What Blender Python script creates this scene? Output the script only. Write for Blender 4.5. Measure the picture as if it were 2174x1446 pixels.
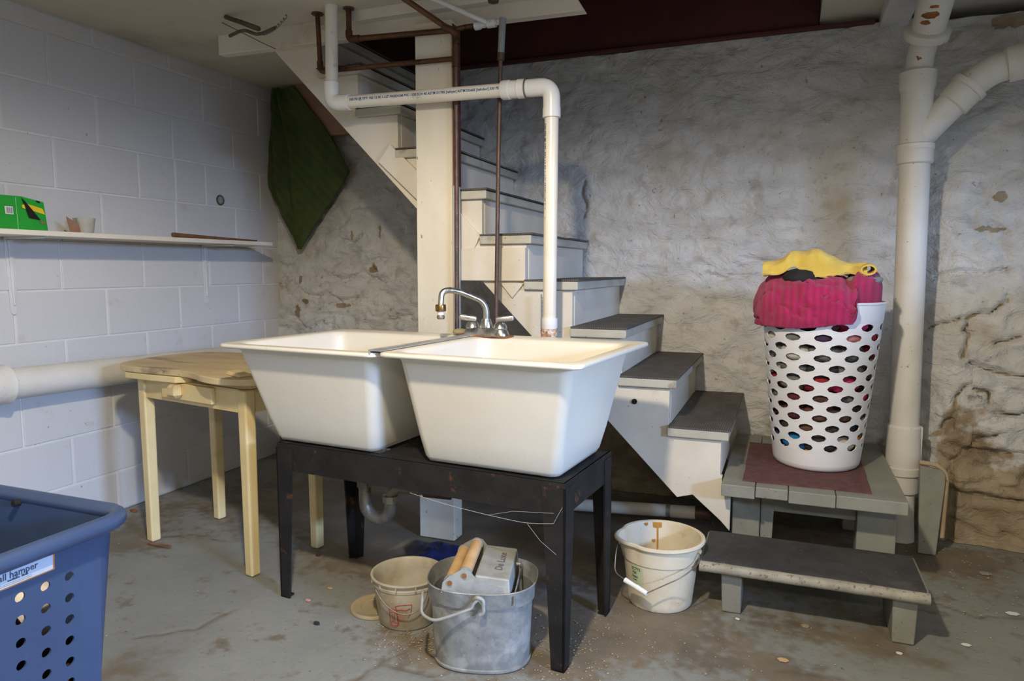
import bpy, bmesh, math, random
import numpy as np
from mathutils import Vector, Matrix

# ------------------------------------------------------------------ scene, camera, light
for o in list(bpy.data.objects):
    bpy.data.objects.remove(o)
scene = bpy.context.scene
COL = scene.collection
R = math.radians

cam_d = bpy.data.cameras.new('camera'); cam = bpy.data.objects.new('camera', cam_d)
COL.objects.link(cam)
cam_d.sensor_fit = 'HORIZONTAL'; cam_d.sensor_width = 36.0
cam_d.lens = 1500.0 / 2174.0 * 36.0
cam_d.clip_start = 0.02
cam.location = (0, 0, 1.08)
cam.rotation_euler = (R(90 - 5.8), 0, R(21.2))
scene.camera = cam

world = bpy.data.worlds.new('world'); scene.world = world; world.use_nodes = True
bg = world.node_tree.nodes['Background']
bg.inputs[0].default_value = (0.30, 0.36, 0.46, 1); bg.inputs[1].default_value = 0.03

# ceiling lamp (bulb under a wide reflector, out of frame above and left of the camera)
ld = bpy.data.lights.new('lamp_bulb_light', 'SPOT'); ld.energy = 195
ld.color = (1.0, 0.87, 0.69); ld.spot_size = R(176); ld.spot_blend = 0.34; ld.shadow_soft_size = 0.045
lo = bpy.data.objects.new('lamp_bulb_light', ld); COL.objects.link(lo)
lo.location = (-0.47, 0.58, 1.985); lo.rotation_euler = (0, 0, 0)
# daylight through the basement window in the right-hand wall
wd = bpy.data.lights.new('window_daylight', 'AREA'); wd.energy = 305; wd.shape = 'RECTANGLE'
wd.size = 0.95; wd.size_y = 0.50; wd.color = (0.37, 0.56, 1.0); wd.spread = R(94)
wo = bpy.data.objects.new('window_daylight', wd); COL.objects.link(wo)
wo.location = (4.00, -0.40, 1.75); wo.rotation_euler = (R(90 - 45), 0, R(62))

# added fill light, unseen behind the camera, to soften the shadows
fd = bpy.data.lights.new('fill_light', 'AREA'); fd.energy = 50; fd.shape = 'RECTANGLE'
fd.size = 1.2; fd.size_y = 0.22; fd.color = (1.0, 0.92, 0.80)
fo = bpy.data.objects.new('fill_light', fd); COL.objects.link(fo); fo.location = (0.20, -1.30, 2.03)

vs = scene.view_settings
vs.view_transform = 'Standard'; vs.look = 'None'; vs.exposure = -0.30; vs.gamma = 1.0
vs.use_curve_mapping = False

random.seed(7); RNG = np.random.default_rng(7)

# ------------------------------------------------------------------ helpers
def lin(c):
    return tuple((x / 255 / 12.92) if x / 255 <= 0.04045 else ((x / 255 + 0.055) / 1.055) ** 2.4 for x in c)

class MB:
    def __init__(s): s.v = []; s.f = []
    def add(s, vs_, fs):
        o = len(s.v); s.v += [tuple(map(float, v)) for v in vs_]; s.f += [tuple(i + o for i in f) for f in fs]; return s
    def box(s, x0, x1, y0, y1, z0, z1):
        return s.add([(x0,y0,z0),(x1,y0,z0),(x1,y1,z0),(x0,y1,z0),(x0,y0,z1),(x1,y0,z1),(x1,y1,z1),(x0,y1,z1)],
                     [(0,3,2,1),(4,5,6,7),(0,1,5,4),(1,2,6,5),(2,3,7,6),(3,0,4,7)])
    def obox(s, c, ax, ay, az):
        c = Vector(c); ax = Vector(ax); ay = Vector(ay); az = Vector(az); vv = []
        for k in (-1, 1):
            for (i, j) in ((-1,-1),(1,-1),(1,1),(-1,1)): vv.append(c + ax*i + ay*j + az*k)
        return s.add(vv, [(0,3,2,1),(4,5,6,7),(0,1,5,4),(1,2,6,5),(2,3,7,6),(3,0,4,7)])
    def hexa(s, bot, top):   # two quads, ccw seen from above
        return s.add(list(bot) + list(top), [(0,3,2,1),(4,5,6,7),(0,1,5,4),(1,2,6,5),(2,3,7,6),(3,0,4,7)])
    def prism(s, poly, a, b, axis='z'):
        n = len(poly)
        def P(p, t):
            return {'z': (p[0], p[1], t), 'y': (p[0], t, p[1]), 'x': (t, p[0], p[1])}[axis]
        vv = [P(p, a) for p in poly] + [P(p, b) for p in poly]
        return s.add(vv, [tuple(range(n))[::-1], tuple(range(n, 2*n))] + [(i, (i+1) % n, n+(i+1) % n, n+i) for i in range(n)])
    def tube(s, path, r, n=14, caps=True, closed=False):
        P = [Vector(p) for p in path]; m = len(P)
        rr = [r]*m if not isinstance(r, (list, tuple)) else list(r)
        T = []
        for i in range(m):
            if closed: t = P[(i+1) % m] - P[i-1]
            else: t = P[min(i+1, m-1)] - P[max(i-1, 0)]
            T.append(t.normalized() if t.length > 1e-9 else Vector((0,0,1)))
        up = Vector((0,0,1)) if abs(T[0].z) < .9 else Vector((1,0,0))
        N = (up - T[0]*up.dot(T[0])).normalized(); vv = []
        for i in range(m):
            if i:
                N = N - T[i]*N.dot(T[i])
                N = N.normalized() if N.length > 1e-6 else T[i].orthogonal().normalized()
            B = T[i].cross(N)
            for k in range(n):
                a = 2*math.pi*k/n
                vv.append(P[i] + (N*math.cos(a) + B*math.sin(a))*rr[i])
        ff = []
        for i in range(m if closed else m-1):
            j = (i+1) % m
            for k in range(n):
                ff.append((i*n+k, i*n+(k+1) % n, j*n+(k+1) % n, j*n+k))
        if caps and not closed:
            ff.append(tuple(range(n))[::-1]); ff.append(tuple((m-1)*n+k for k in range(n)))
        return s.add(vv, ff)
    def lathe(s, prof, c=(0,0,0), n=40, sx=1, sy=1, close=False, fr=None):
        # prof [(r,z)], fr(theta, z) optional radius factor
        vv = []; m = len(prof)
        for (r, z) in prof:
            for k in range(n):
                a = 2*math.pi*k/n; q = r*(fr(a, z) if fr else 1)
                vv.append((c[0] + q*math.cos(a)*sx, c[1] + q*math.sin(a)*sy, c[2] + z))
        ff = [(i*n+k, i*n+(k+1) % n, (i+1)*n+(k+1) % n, (i+1)*n+k) for i in range(m-1) for k in range(n)]
        if close:
            ff.append(tuple(range(n))[::-1]); ff.append(tuple((m-1)*n+k for k in range(n)))
        return s.add(vv, ff)
    def loft(s, rings, cap0=True, cap1=True):
        n = len(rings[0]); vv = [p for r in rings for p in r]
        ff = [(i*n+k, i*n+(k+1) % n, (i+1)*n+(k+1) % n, (i+1)*n+k) for i in range(len(rings)-1) for k in range(n)]
        if cap0: ff.append(tuple(range(n))[::-1])
        if cap1: ff.append(tuple((len(rings)-1)*n+k for k in range(n)))
        return s.add(vv, ff)
    def grid(s, F, nu, nv, wrapu=False):
        vv = [F(i/(nu if wrapu else nu-1), j/(nv-1)) for j in range(nv) for i in range(nu)]
        ff = []
        for j in range(nv-1):
            for i in range(nu if wrapu else nu-1):
                i2 = (i+1) % nu
                ff.append((j*nu+i, j*nu+i2, (j+1)*nu+i2, (j+1)*nu+i))
        return s.add(vv, ff)
    def mesh(s, name, mat, smooth=None, bevel=0, seg=2, off=(0,0,0)):
        me = bpy.data.meshes.new(name)
        vv = [(v[0]-off[0], v[1]-off[1], v[2]-off[2]) for v in s.v]
        me.from_pydata(vv, [], s.f)
        bm = bmesh.new(); bm.from_mesh(me)
        bmesh.ops.remove_doubles(bm, verts=bm.verts, dist=1e-6)
        bmesh.ops.recalc_face_normals(bm, faces=bm.faces)
        if bevel > 0:
            es = [e for e in bm.edges if len(e.link_faces) == 2 and e.calc_face_angle(0) > 0.5]
            bmesh.ops.bevel(bm, geom=es, offset=bevel, segments=seg, affect='EDGES', profile=0.5, clamp_overlap=True)
        bm.to_mesh(me); bm.free()
        me.materials.append(mat)
        if smooth:
            me.polygons.foreach_set('use_smooth', [True]*len(me.polygons))
            me.set_sharp_from_angle(angle=R(smooth))
        return me
    def build(s, name, mat, parent=None, smooth=None, bevel=0, seg=2, off=(0,0,0)):
        if parent is not None and parent.name in WORLD: off = WORLD[parent.name]
        me = s.mesh(name, mat, smooth, bevel, seg, off)
        o = bpy.data.objects.new(name, me); COL.objects.link(o)
        if parent is not None:
            o.parent = parent
            if parent.name in WORLD: WORLD[o.name] = WORLD[parent.name]
        return o

WORLD = {}
def tag(o, label, cat, group=None):
    o['label'] = label; o['category'] = cat
    if group: o['group'] = group
    return o
def thing(name, label, cat, loc=(0,0,0), rotz=0, world_coords=False, group=None):
    o = bpy.data.objects.new(name, None); COL.objects.link(o)
    o.location = loc; o.rotation_euler = (0, 0, rotz); o.empty_display_size = 0.05
    if world_coords: WORLD[o.name] = tuple(loc)
    return tag(o, label, cat, group)
def solo(name, mb, mat, label, cat, base=(0,0,0), group=None, **k):
    # one-mesh thing; mb is in world coordinates, the origin goes to base
    o = mb.build(name, mat, None, off=base, **k); o.location = base
    return tag(o, label, cat, group)
def struct(name, mb, mat, **k):
    o = mb.build(name, mat, None, **k); o['kind'] = 'structure'; return o

def rrect(cx, cy, hx, hy, r, z, k=6):
    pts = []; r = min(r, hx, hy)
    for (sx, sy, a0) in ((1,1,0),(-1,1,90),(-1,-1,180),(1,-1,270)):
        for i in range(k+1):
            a = R(a0 + 90*i/k)
            pts.append((cx + sx*(hx-r) + r*math.cos(a), cy + sy*(hy-r) + r*math.sin(a), z))
    return pts
def arc(c, r, a0, a1, n, u, v):
    c = Vector(c); u = Vector(u); v = Vector(v)
    return [c + u*(r*math.cos(R(a0+(a1-a0)*i/n))) + v*(r*math.sin(R(a0+(a1-a0)*i/n))) for i in range(n+1)]
def fillet(pts, r, n=6):
    P = [Vector(p) for p in pts]; out = [P[0]]
    for i in range(1, len(P)-1):
        a = (P[i-1]-P[i]); b = (P[i+1]-P[i]); d = min(r, a.length*.49, b.length*.49)
        p0 = P[i] + a.normalized()*d; p1 = P[i] + b.normalized()*d
        for k in range(n+1):
            t = k/n; out.append(p0*(1-t)**2 + P[i]*2*t*(1-t) + p1*t*t)
    out.append(P[-1]); return out
def text_mesh(txt, size, align='LEFT', bold=0.0, fx=1.0):
    cu = bpy.data.curves.new('lettering_curve', 'FONT'); cu.body = txt; cu.size = size; cu.align_x = align
    cu.align_y = 'CENTER'; cu.resolution_u = 2; cu.offset = bold
    ob = bpy.data.objects.new('lettering_curve', cu); COL.objects.link(ob)
    dg = bpy.context.evaluated_depsgraph_get()
    me = bpy.data.meshes.new_from_object(ob.evaluated_get(dg))
    V = [(v.co.x*fx, v.co.y) for v in me.vertices]; F = [tuple(p.vertices) for p in me.polygons]
    bpy.data.objects.remove(ob); bpy.data.curves.remove(cu); bpy.data.meshes.remove(me)
    return V, F

# numpy value noise
def vnoise(x, y, seed=0):
    xi = np.floor(x).astype(np.int64); yi = np.floor(y).astype(np.int64)
    xf = x - xi; yf = y - yi
    def h(a, b):
        n = (a*374761393 + b*668265263 + seed*1442695041) & 0xffffffff
        n = ((n ^ (n >> 13))*1274126177) & 0xffffffff
        n = n ^ (n >> 16)
        return (n & 0xffff)/65535.0
    u = xf*xf*xf*(xf*(xf*6-15)+10); v = yf*yf*yf*(yf*(yf*6-15)+10)
    return (h(xi,yi)*(1-u)+h(xi+1,yi)*u)*(1-v) + (h(xi,yi+1)*(1-u)+h(xi+1,yi+1)*u)*v
def fbm(x, y, o=4, seed=0):
    s = 0; a = 1; t = 0
    for k in range(o):
        s = s + a*(vnoise(x*2**k + 17.3*k, y*2**k + 9.1*k, seed+k)*2-1); t += a; a *= .5
    return s/t
def _h(a, b, s):
    n = (a*374761393 + b*668265263 + s*1442695041) & 0xffffffff
    n = ((n ^ (n >> 13))*1274126177) & 0xffffffff
    return ((n ^ (n >> 16)) & 0xffff)/65535.0
def n1(x, y, seed=0):
    tot = 0.0; amp = 1.0
    for k in range(3):
        xi = math.floor(x); yi = math.floor(y); u = x-xi; v = y-yi; u = u*u*(3-2*u); v = v*v*(3-2*v); q = seed+k
        tot += amp*(((_h(xi,yi,q)*(1-u)+_h(xi+1,yi,q)*u)*(1-v) + (_h(xi,yi+1,q)*(1-u)+_h(xi+1,yi+1,q)*u)*v)*2-1)
        x = x*2+17.3; y = y*2+9.1; amp *= .5
    return tot/1.75

# ------------------------------------------------------------------ materials
MATS = {}
def mat(name, c1, c2=None, scale=6, rough=.6, metal=0.0, bump=0.0, bscale=60, stain=None, speck=None, spec=.5, rand=True,
        wave=None, stretch=None, rough2=None, sheen=0, detail=6):
    m = bpy.data.materials.new(name); m.use_nodes = True; MATS[name] = m
    nt = m.node_tree; N = nt.nodes; L = nt.links
    b = N['Principled BSDF']
    tc = N.new('ShaderNodeTexCoord'); co = tc.outputs['Object']
    if rand:
        oi = N.new('ShaderNodeObjectInfo'); ml = N.new('ShaderNodeVectorMath'); ml.operation = 'MULTIPLY_ADD'
        cmb = N.new('ShaderNodeCombineXYZ'); mu = N.new('ShaderNodeMath'); mu.operation = 'MULTIPLY'; mu.inputs[1].default_value = 37.0
        L.new(oi.outputs['Random'], mu.inputs[0]); L.new(mu.outputs[0], cmb.inputs[0]); L.new(mu.outputs[0], cmb.inputs[1])
        ad = N.new('ShaderNodeVectorMath'); ad.operation = 'ADD'
        L.new(co, ad.inputs[0]); L.new(cmb.outputs[0], ad.inputs[1]); co = ad.outputs[0]; N.remove(ml)
    if stretch:
        mp = N.new('ShaderNodeVectorMath'); mp.operation = 'MULTIPLY'; mp.inputs[1].default_value = stretch
        L.new(co, mp.inputs[0]); co = mp.outputs[0]
    def noise(sc, det=detail, ro=.6):
        n = N.new('ShaderNodeTexNoise'); n.inputs['Scale'].default_value = sc; n.inputs['Detail'].default_value = det
        n.inputs['Roughness'].default_value = ro; L.new(co, n.inputs['Vector']); return n.outputs['Fac']
    def ramp(fac, lo, hi):
        r = N.new('ShaderNodeMapRange'); r.inputs['From Min'].default_value = lo; r.inputs['From Max'].default_value = hi
        r.interpolation_type = 'SMOOTHSTEP'; L.new(fac, r.inputs['Value']); return r.outputs['Result']
    def mix(fac, a, bb):
        x = N.new('ShaderNodeMix'); x.data_type = 'RGBA'
        L.new(fac, x.inputs['Factor'])
        if isinstance(a, tuple): x.inputs['A'].default_value = (*a, 1)
        else: L.new(a, x.inputs['A'])
        if isinstance(bb, tuple): x.inputs['B'].default_value = (*bb, 1)
        else: L.new(bb, x.inputs['B'])
        return x.outputs['Result']
    a = lin(c1); out = a
    if c2: out = mix(ramp(noise(scale), .35, .65), a, lin(c2))
    for st in (stain or []):          # (colour, scale, lo, hi)
        out = mix(ramp(noise(st[1]), st[2]-.05, st[3]-.08), out, lin(st[0]))
    for sp in (speck or []):          # (colour, scale, threshold)
        fac = ramp(noise(sp[1]*1.7, 4, .6), sp[2]-.075, sp[2]-.01)
        am = N.new('ShaderNodeMath'); am.operation = 'MULTIPLY'; am.inputs[1].default_value = .75; L.new(fac, am.inputs[0])
        out = mix(am.outputs[0], out, lin(sp[0]))
    if wave:                           # (colour, scale, axis, amount)
        w = N.new('ShaderNodeTexWave'); w.bands_direction = wave[2]; w.inputs['Scale'].default_value = wave[1]
        w.inputs['Distortion'].default_value = wave[4] if len(wave) > 4 else 0
        L.new(co, w.inputs['Vector'])
        mm = N.new('ShaderNodeMath'); mm.operation = 'MULTIPLY'; mm.inputs[1].default_value = wave[3]; L.new(w.outputs['Fac'], mm.inputs[0])
        out = mix(mm.outputs[0], out, lin(wave[0])); wv = w.outputs['Fac']
    if isinstance(out, tuple): b.inputs['Base Color'].default_value = (*out, 1)
    else: L.new(out, b.inputs['Base Color'])
    b.inputs['Roughness'].default_value = rough; b.inputs['Metallic'].default_value = metal
    b.inputs['Specular IOR Level'].default_value = spec
    if sheen: b.inputs['Sheen Weight'].default_value = sheen
    if rough2 is not None:
        rr = N.new('ShaderNodeMapRange'); L.new(noise(scale*1.7), rr.inputs['Value']); rr.inputs['To Min'].default_value = rough; rr.inputs['To Max'].default_value = rough2
        rr.inputs['From Min'].default_value = .35; rr.inputs['From Max'].default_value = .65
        L.new(rr.outputs['Result'], b.inputs['Roughness'])
    if bump:
        bp = N.new('ShaderNodeBump'); bp.inputs['Strength'].default_value = min(1, bump); bp.inputs['Distance'].default_value = .004
        L.new(noise(bscale, 5, .6), bp.inputs['Height'])
        if wave:
            bp2 = N.new('ShaderNodeBump'); bp2.inputs['Strength'].default_value = .6; bp2.inputs['Distance'].default_value = .003
            L.new(wv, bp2.inputs['Height']); L.new(bp.outputs['Normal'], bp2.inputs['Normal']); L.new(bp2.outputs['Normal'], b.inputs['Normal'])
        else: L.new(bp.outputs['Normal'], b.inputs['Normal'])
    return m

M_block = mat('painted_block', (201,200,198), (199,198,196), 2, .75, bump=.35, bscale=120, stain=[((184,178,166), 5, .66, .86)], speck=[((104,96,84), 30, .775)])
M_mortar = mat('painted_mortar', (215,214,211), (207,206,203), 5, .8, bump=.3, bscale=90, speck=[((110,100,84), 30, .76)], rand=False)
M_ceil = mat('ceiling_paint', (204,196,176), (194,186,166), 2, .85, bump=.15, bscale=30, stain=[((140,130,112), 1.2, .62, .85)], speck=[((90,80,66), 22, .79)], rand=False)
M_white_wood = mat('white_painted_wood', (222,214,197), (210,201,183), 3, .6, bump=.15, bscale=70, stain=[((168,152,124), 3.2, .66, .88)], speck=[((84,70,54), 34, .755)])
M_post = mat('cream_painted_post', (228,220,200), (216,206,184), 4, .65, bump=.15, bscale=60, stain=[((176,158,126), 5, .64, .85)], speck=[((70,58,46), 40, .75)], stretch=(1,1,.35))
M_grey_wood = mat('grey_painted_wood', (142,141,128), (130,129,117), 6, .6, bump=.3, bscale=80, stain=[((100,94,80), 5, .62, .85)], speck=[((58,50,42), 40, .74)])
M_tread_wood = mat('pale_painted_tread', (190,186,170), (176,171,155), 6, .6, bump=.2, bscale=80, stain=[((120,110,92), 7, .64, .85)], speck=[((62,54,44), 40, .73)])
M_rubber = mat('black_ribbed_rubber', (86,81,75), (104,99,92), 9, .75, bump=.2, bscale=120, wave=((44,41,38), 42, 'X', .55), stain=[((112,108,100), 14, .62, .85)], rand=False)
M_blackmat = mat('black_floor_mat', (52,50,49), (66,64,62), 8, .8, bump=.4, bscale=200, speck=[((128,124,116), 60, .725)], stain=[((92,88,82), 6, .6, .85)])
M_maroon = mat('maroon_board', (84,36,30), (70,30,25), 4, .7, bump=.1, bscale=30, rand=False)
M_maroon_strip = mat('maroon_paint', (112,48,40), (92,40,34), 10, .6, bump=.1)
M_brown_board = mat('brown_dusty_board', (158,126,104), (136,108,90), 4, .8, bump=.2, stretch=(.3,1,1))
M_cream = mat('cream_plastic_tub', (226,219,202), (222,214,195), 3, .32, bump=.05, bscale=200, speck=[((176,162,134), 60, .765)], stain=[((216,202,172), 3, .66, .95)], spec=.5)
M_frame = mat('black_steel_stand', (36,33,30), (26,24,22), 10, .62, bump=.25, bscale=90, stain=[((92,56,38), 16, .66, .80)], speck=[((92,86,78), 60, .755)], rough2=.8, spec=.25)
M_chrome = mat('dirty_chrome', (206,206,204), (182,180,176), 20, .18, 1.0, rough2=.45)
M_dullchrome = mat('dull_chrome', (146,139,126), (116,110,98), 16, .4, .6, rough2=.6, stain=[((112,88,52), 14, .60, .72)])
M_brass = mat('brass', (160,128,76), (120,96,60), 30, .35, 1.0)
M_copper = mat('oxidised_copper', (112,80,56), (88,64,46), 14, .48, .75, rough2=.6, stain=[((62,48,38), 20, .6, .75)])
M_copper2 = mat('dark_iron_pipe', (104,82,70), (84,68,60), 24, .5, .5, speck=[((150,132,116), 90, .70)])
M_greypipe = mat('grey_metal_sleeve', (150,156,158), (130,136,138), 12, .45, .3)
M_pvc = mat('white_pvc', (232,226,212), (226,218,200), 5, .32, spec=.5, stain=[((168,158,134), 8, .66, .85)], speck=[((90,80,64), 70, .765)])
M_pvc_new = mat('white_pvc_fitting', (236,234,228), (228,226,220), 5, .3, stain=[((196,190,174), 9, .66, .85)])
M_print = mat('blue_print', (30,88,134), rough=.6)
M_print_dark = mat('dark_print', (52,66,84), rough=.6)
M_iron_white = mat('white_painted_iron', (216,212,202), (206,201,188), 4, .55, bump=.25, bscale=90, stain=[((176,162,134), 3.2, .64, .85)], speck=[((120,88,52), 34, .75)])
M_rust = mat('rust', (150,96,40), (116,70,32), 30, .85)
M_white_metal = mat('white_enamel', (214,214,212), (200,200,198), 8, .5, bump=.1, speck=[((110,96,80), 40, .74)])
M_yellow = mat('yellow_painted_wood', (224,203,150), (214,192,138), 5, .5, bump=.12, bscale=60, stain=[((178,152,104), 4, .66, .85)], speck=[((92,74,50), 46, .77)])
M_yellow_top = mat('worn_yellow_tabletop', (218,194,148), (202,178,134), 7, .55, bump=.15, bscale=60, stain=[((132,112,86), 5, .56, .78)], speck=[((104,90,74), 26, .72)], stretch=(.5,1.6,1))
M_galv = mat('galvanised_steel', (152,152,147), (130,131,127), 26, .5, .4, bump=.08, bscale=80, stain=[((172,172,166), 9, .58, .75)], speck=[((88,86,80), 60, .73)], rough2=.62)
M_galv_d = mat('galvanised_steel_dull', (166,165,156), (148,147,139), 18, .6, .2, bump=.12, bscale=90)
M_wood_roll = mat('bare_wood_roller', (206,170,122), (190,152,104), 12, .7, bump=.15, stretch=(1,1,1))
M_pail = mat('stained_white_plastic', (218,207,182), (208,195,166), 8, .42, stain=[((196,170,118), 7, .60, .82)], speck=[((110,88,60), 60, .735)])
M_rust_drip = mat('ochre_drip', (186,132,52), (160,112,44), 30, .7)
M_ppail = mat('translucent_grey_plastic', (190,184,168), (176,168,148), 7, .45, stain=[((150,132,96), 6, .56, .80)])
M_red_print = mat('faded_red_print', (160,70,66), rough=.6)
M_wire = mat('galvanised_wire', (150,148,142), (126,122,114), 30, .45, .7)
M_white_plastic = mat('white_hamper_plastic', (232,232,234), (226,226,228), 3, .35)
M_blue = mat('blue_hamper_plastic', (60,78,110), (55,71,102), 3, .38, bump=.05, bscale=160, stain=[((78,96,126), 8, .66, .82)])
M_green_carpet = mat('green_carpet', (70,82,40), (58,70,33), 9, .95, bump=.6, bscale=260, wave=((82,100,52), 9, 'DIAGONAL', .22, 1.0), rand=False)
M_green_box = mat('green_cardboard', (36,158,52), (32,146,46), 5, .5)
M_yellow_ink = mat('yellow_ink', (226,198,40), (214,184,34), 16, .5)
M_black = mat('black_void', (16,14,12), rough=.9)
M_cardboard = mat('brown_cardboard', (148,112,88), (132,98,76), 12, .8)
M_paper = mat('white_paper', (226,224,220), (216,214,208), 8, .6)
M_paper_grey = mat('grey_barcode', (128,124,132), (96,92,100), 40, .6)
M_label_or = mat('orange_label_edge', (188,120,62), (170,104,52), 20, .6)
M_label_green = mat('pale_green_label', (196,206,172), (186,196,160), 14, .6)
M_green_print = mat('dark_green_print', (44,72,52), rough=.6)
M_rod = mat('brown_wood_rod', (124,88,62), (104,72,50), 14, .5)
M_rug = mat('maroon_rug', (112,74,72), (96,62,62), 30, .95, bump=.9, bscale=320, speck=[((180,160,150), 120, .72)])
M_pink = mat('pink_terry_towel', (196,34,98), (180,26,88), 20, .95, bump=.9, bscale=420, wave=((150,18,72), 13, 'X', .55, 2.5), sheen=.2, rand=False)
M_yellowt = mat('yellow_terry_towel', (232,200,92), (222,188,78), 16, .95, bump=.8, bscale=420, sheen=.2)
M_blackcl = mat('black_cloth', (30,30,30), (38,38,37), 16, .9, bump=.5, bscale=300)
M_greycl = mat('grey_cloth', (150,150,142), (132,132,126), 14, .9, bump=.5, bscale=300)
M_bluetarp = mat('dark_blue_plastic', (22,34,84), (16,24,64), 10, .5, bump=.3)
M_lid = mat('beige_plastic_lid', (168,152,120), (152,136,104), 8, .55, stain=[((126,108,74), 7, .58, .8)])
M_web = mat('cobweb', (176,172,164), rough=.9)
M_rope = mat('dusty_cord', (96,86,72), (74,66,54), 30, .9, bump=.5)

# painted rubble wall
def attr_mix(m, name, col, col2=None, sc=8, amt=1.0):
    nt = m.node_tree; N = nt.nodes; L = nt.links; b = N['Principled BSDF']
    at = N.new('ShaderNodeAttribute'); at.attribute_name = name
    tc = N.new('ShaderNodeTexCoord'); nz = N.new('ShaderNodeTexNoise'); nz.inputs['Scale'].default_value = sc; nz.inputs['Detail'].default_value = 8
    L.new(tc.outputs['Object'], nz.inputs['Vector'])
    cm = N.new('ShaderNodeMix'); cm.data_type = 'RGBA'; cm.inputs['A'].default_value = (*lin(col), 1); cm.inputs['B'].default_value = (*lin(col2 or col), 1)
    mr = N.new('ShaderNodeMapRange'); mr.inputs['From Min'].default_value = .35; mr.inputs['From Max'].default_value = .65
    L.new(nz.outputs['Fac'], mr.inputs['Value']); L.new(mr.outputs['Result'], cm.inputs['Factor'])
    nz2 = N.new('ShaderNodeTexNoise'); nz2.inputs['Scale'].default_value = 28; nz2.inputs['Detail'].default_value = 6; L.new(tc.outputs['Object'], nz2.inputs['Vector'])
    ad = N.new('ShaderNodeMath'); ad.operation = 'MULTIPLY_ADD'; L.new(nz2.outputs['Fac'], ad.inputs[0]); ad.inputs[1].default_value = .9; 
    sb = N.new('ShaderNodeMath'); sb.operation = 'SUBTRACT'; L.new(at.outputs['Fac'], sb.inputs[0]); sb.inputs[1].default_value = .45; L.new(sb.outputs[0], ad.inputs[2])
    m2 = N.new('ShaderNodeMapRange'); m2.interpolation_type = 'SMOOTHSTEP'; m2.inputs['From Min'].default_value = .32; m2.inputs['From Max'].default_value = .68; m2.inputs['To Max'].default_value = amt
    L.new(ad.outputs[0], m2.inputs['Value'])
    x = N.new('ShaderNodeMix'); x.data_type = 'RGBA'; L.new(m2.outputs['Result'], x.inputs['Factor'])
    L.new(b.inputs['Base Color'].links[0].from_socket, x.inputs['A']); L.new(cm.outputs['Result'], x.inputs['B'])
    L.new(x.outputs['Result'], b.inputs['Base Color']); return m
M_stone = mat('whitewashed_stone', (210,208,203), (200,198,193), 3.0, .85, bump=.6, bscale=30, rand=False,
              stain=[((186,176,158), 3.1, .60, .84), ((186,182,174), 11, .58, .76)],
              speck=[((128,118,102), 22, .735), ((120,110,94), 60, .735)])
def add_bump(m, sc, dist, strength=1.0, stretch=(1,1,1)):
    nt = m.node_tree; N = nt.nodes; L = nt.links; b = N['Principled BSDF']
    tc = N.new('ShaderNodeTexCoord'); mp = N.new('ShaderNodeVectorMath'); mp.operation = 'MULTIPLY'; mp.inputs[1].default_value = stretch
    L.new(tc.outputs['Object'], mp.inputs[0]); nz = N.new('ShaderNodeTexNoise'); nz.inputs['Scale'].default_value = sc; nz.inputs['Detail'].default_value = 7
    nz.inputs['Roughness'].default_value = .65; nz.inputs['Distortion'].default_value = .6; L.new(mp.outputs[0], nz.inputs['Vector'])
    bp = N.new('ShaderNodeBump'); bp.inputs['Strength'].default_value = strength; bp.inputs['Distance'].default_value = dist
    L.new(nz.outputs['Fac'], bp.inputs['Height'])
    if b.inputs['Normal'].links: L.new(b.inputs['Normal'].links[0].from_socket, bp.inputs['Normal'])
    L.new(bp.outputs['Normal'], b.inputs['Normal']); return m
add_bump(M_stone, 8, .05, .8, (1, 1, 1.5))
attr_mix(M_stone, 'bare', (166,150,124), (136,118,92), 9)
M_stone_bare = mat('bare_brown_stone', (158,138,108), (176,156,124), 7, .9, bump=.9, bscale=40, rand=False, speck=[((80,64,46), 24, .70)])

def floor_material():
    m = mat('painted_concrete_floor', (134,135,128), (124,125,119), 2.5, .62, bump=.4, bscale=40, rand=False,
            stain=[((108,98,82), 2.6, .60, .78), ((112,104,90), 9, .62, .75)],
            speck=[((176,168,150), 80, .745), ((72,62,50), 44, .735)])
    attr_mix(m, 'dirt', (122,107,84), (96,84,67), 7, .8)
    nt = m.node_tree; N = nt.nodes; L = nt.links; b = N['Principled BSDF']
    at = N.new('ShaderNodeAttribute'); at.attribute_name = 'crack'
    old = b.inputs['Base Color'].links[0].from_socket
    x = N.new('ShaderNodeMix'); x.data_type = 'RGBA'; L.new(at.outputs['Fac'], x.inputs['Factor'])
    L.new(old, x.inputs['A']); x.inputs['B'].default_value = (*lin((96,84,66)), 1)
    L.new(x.outputs['Result'], b.inputs['Base Color'])
    return m
M_floor = floor_material()

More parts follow.
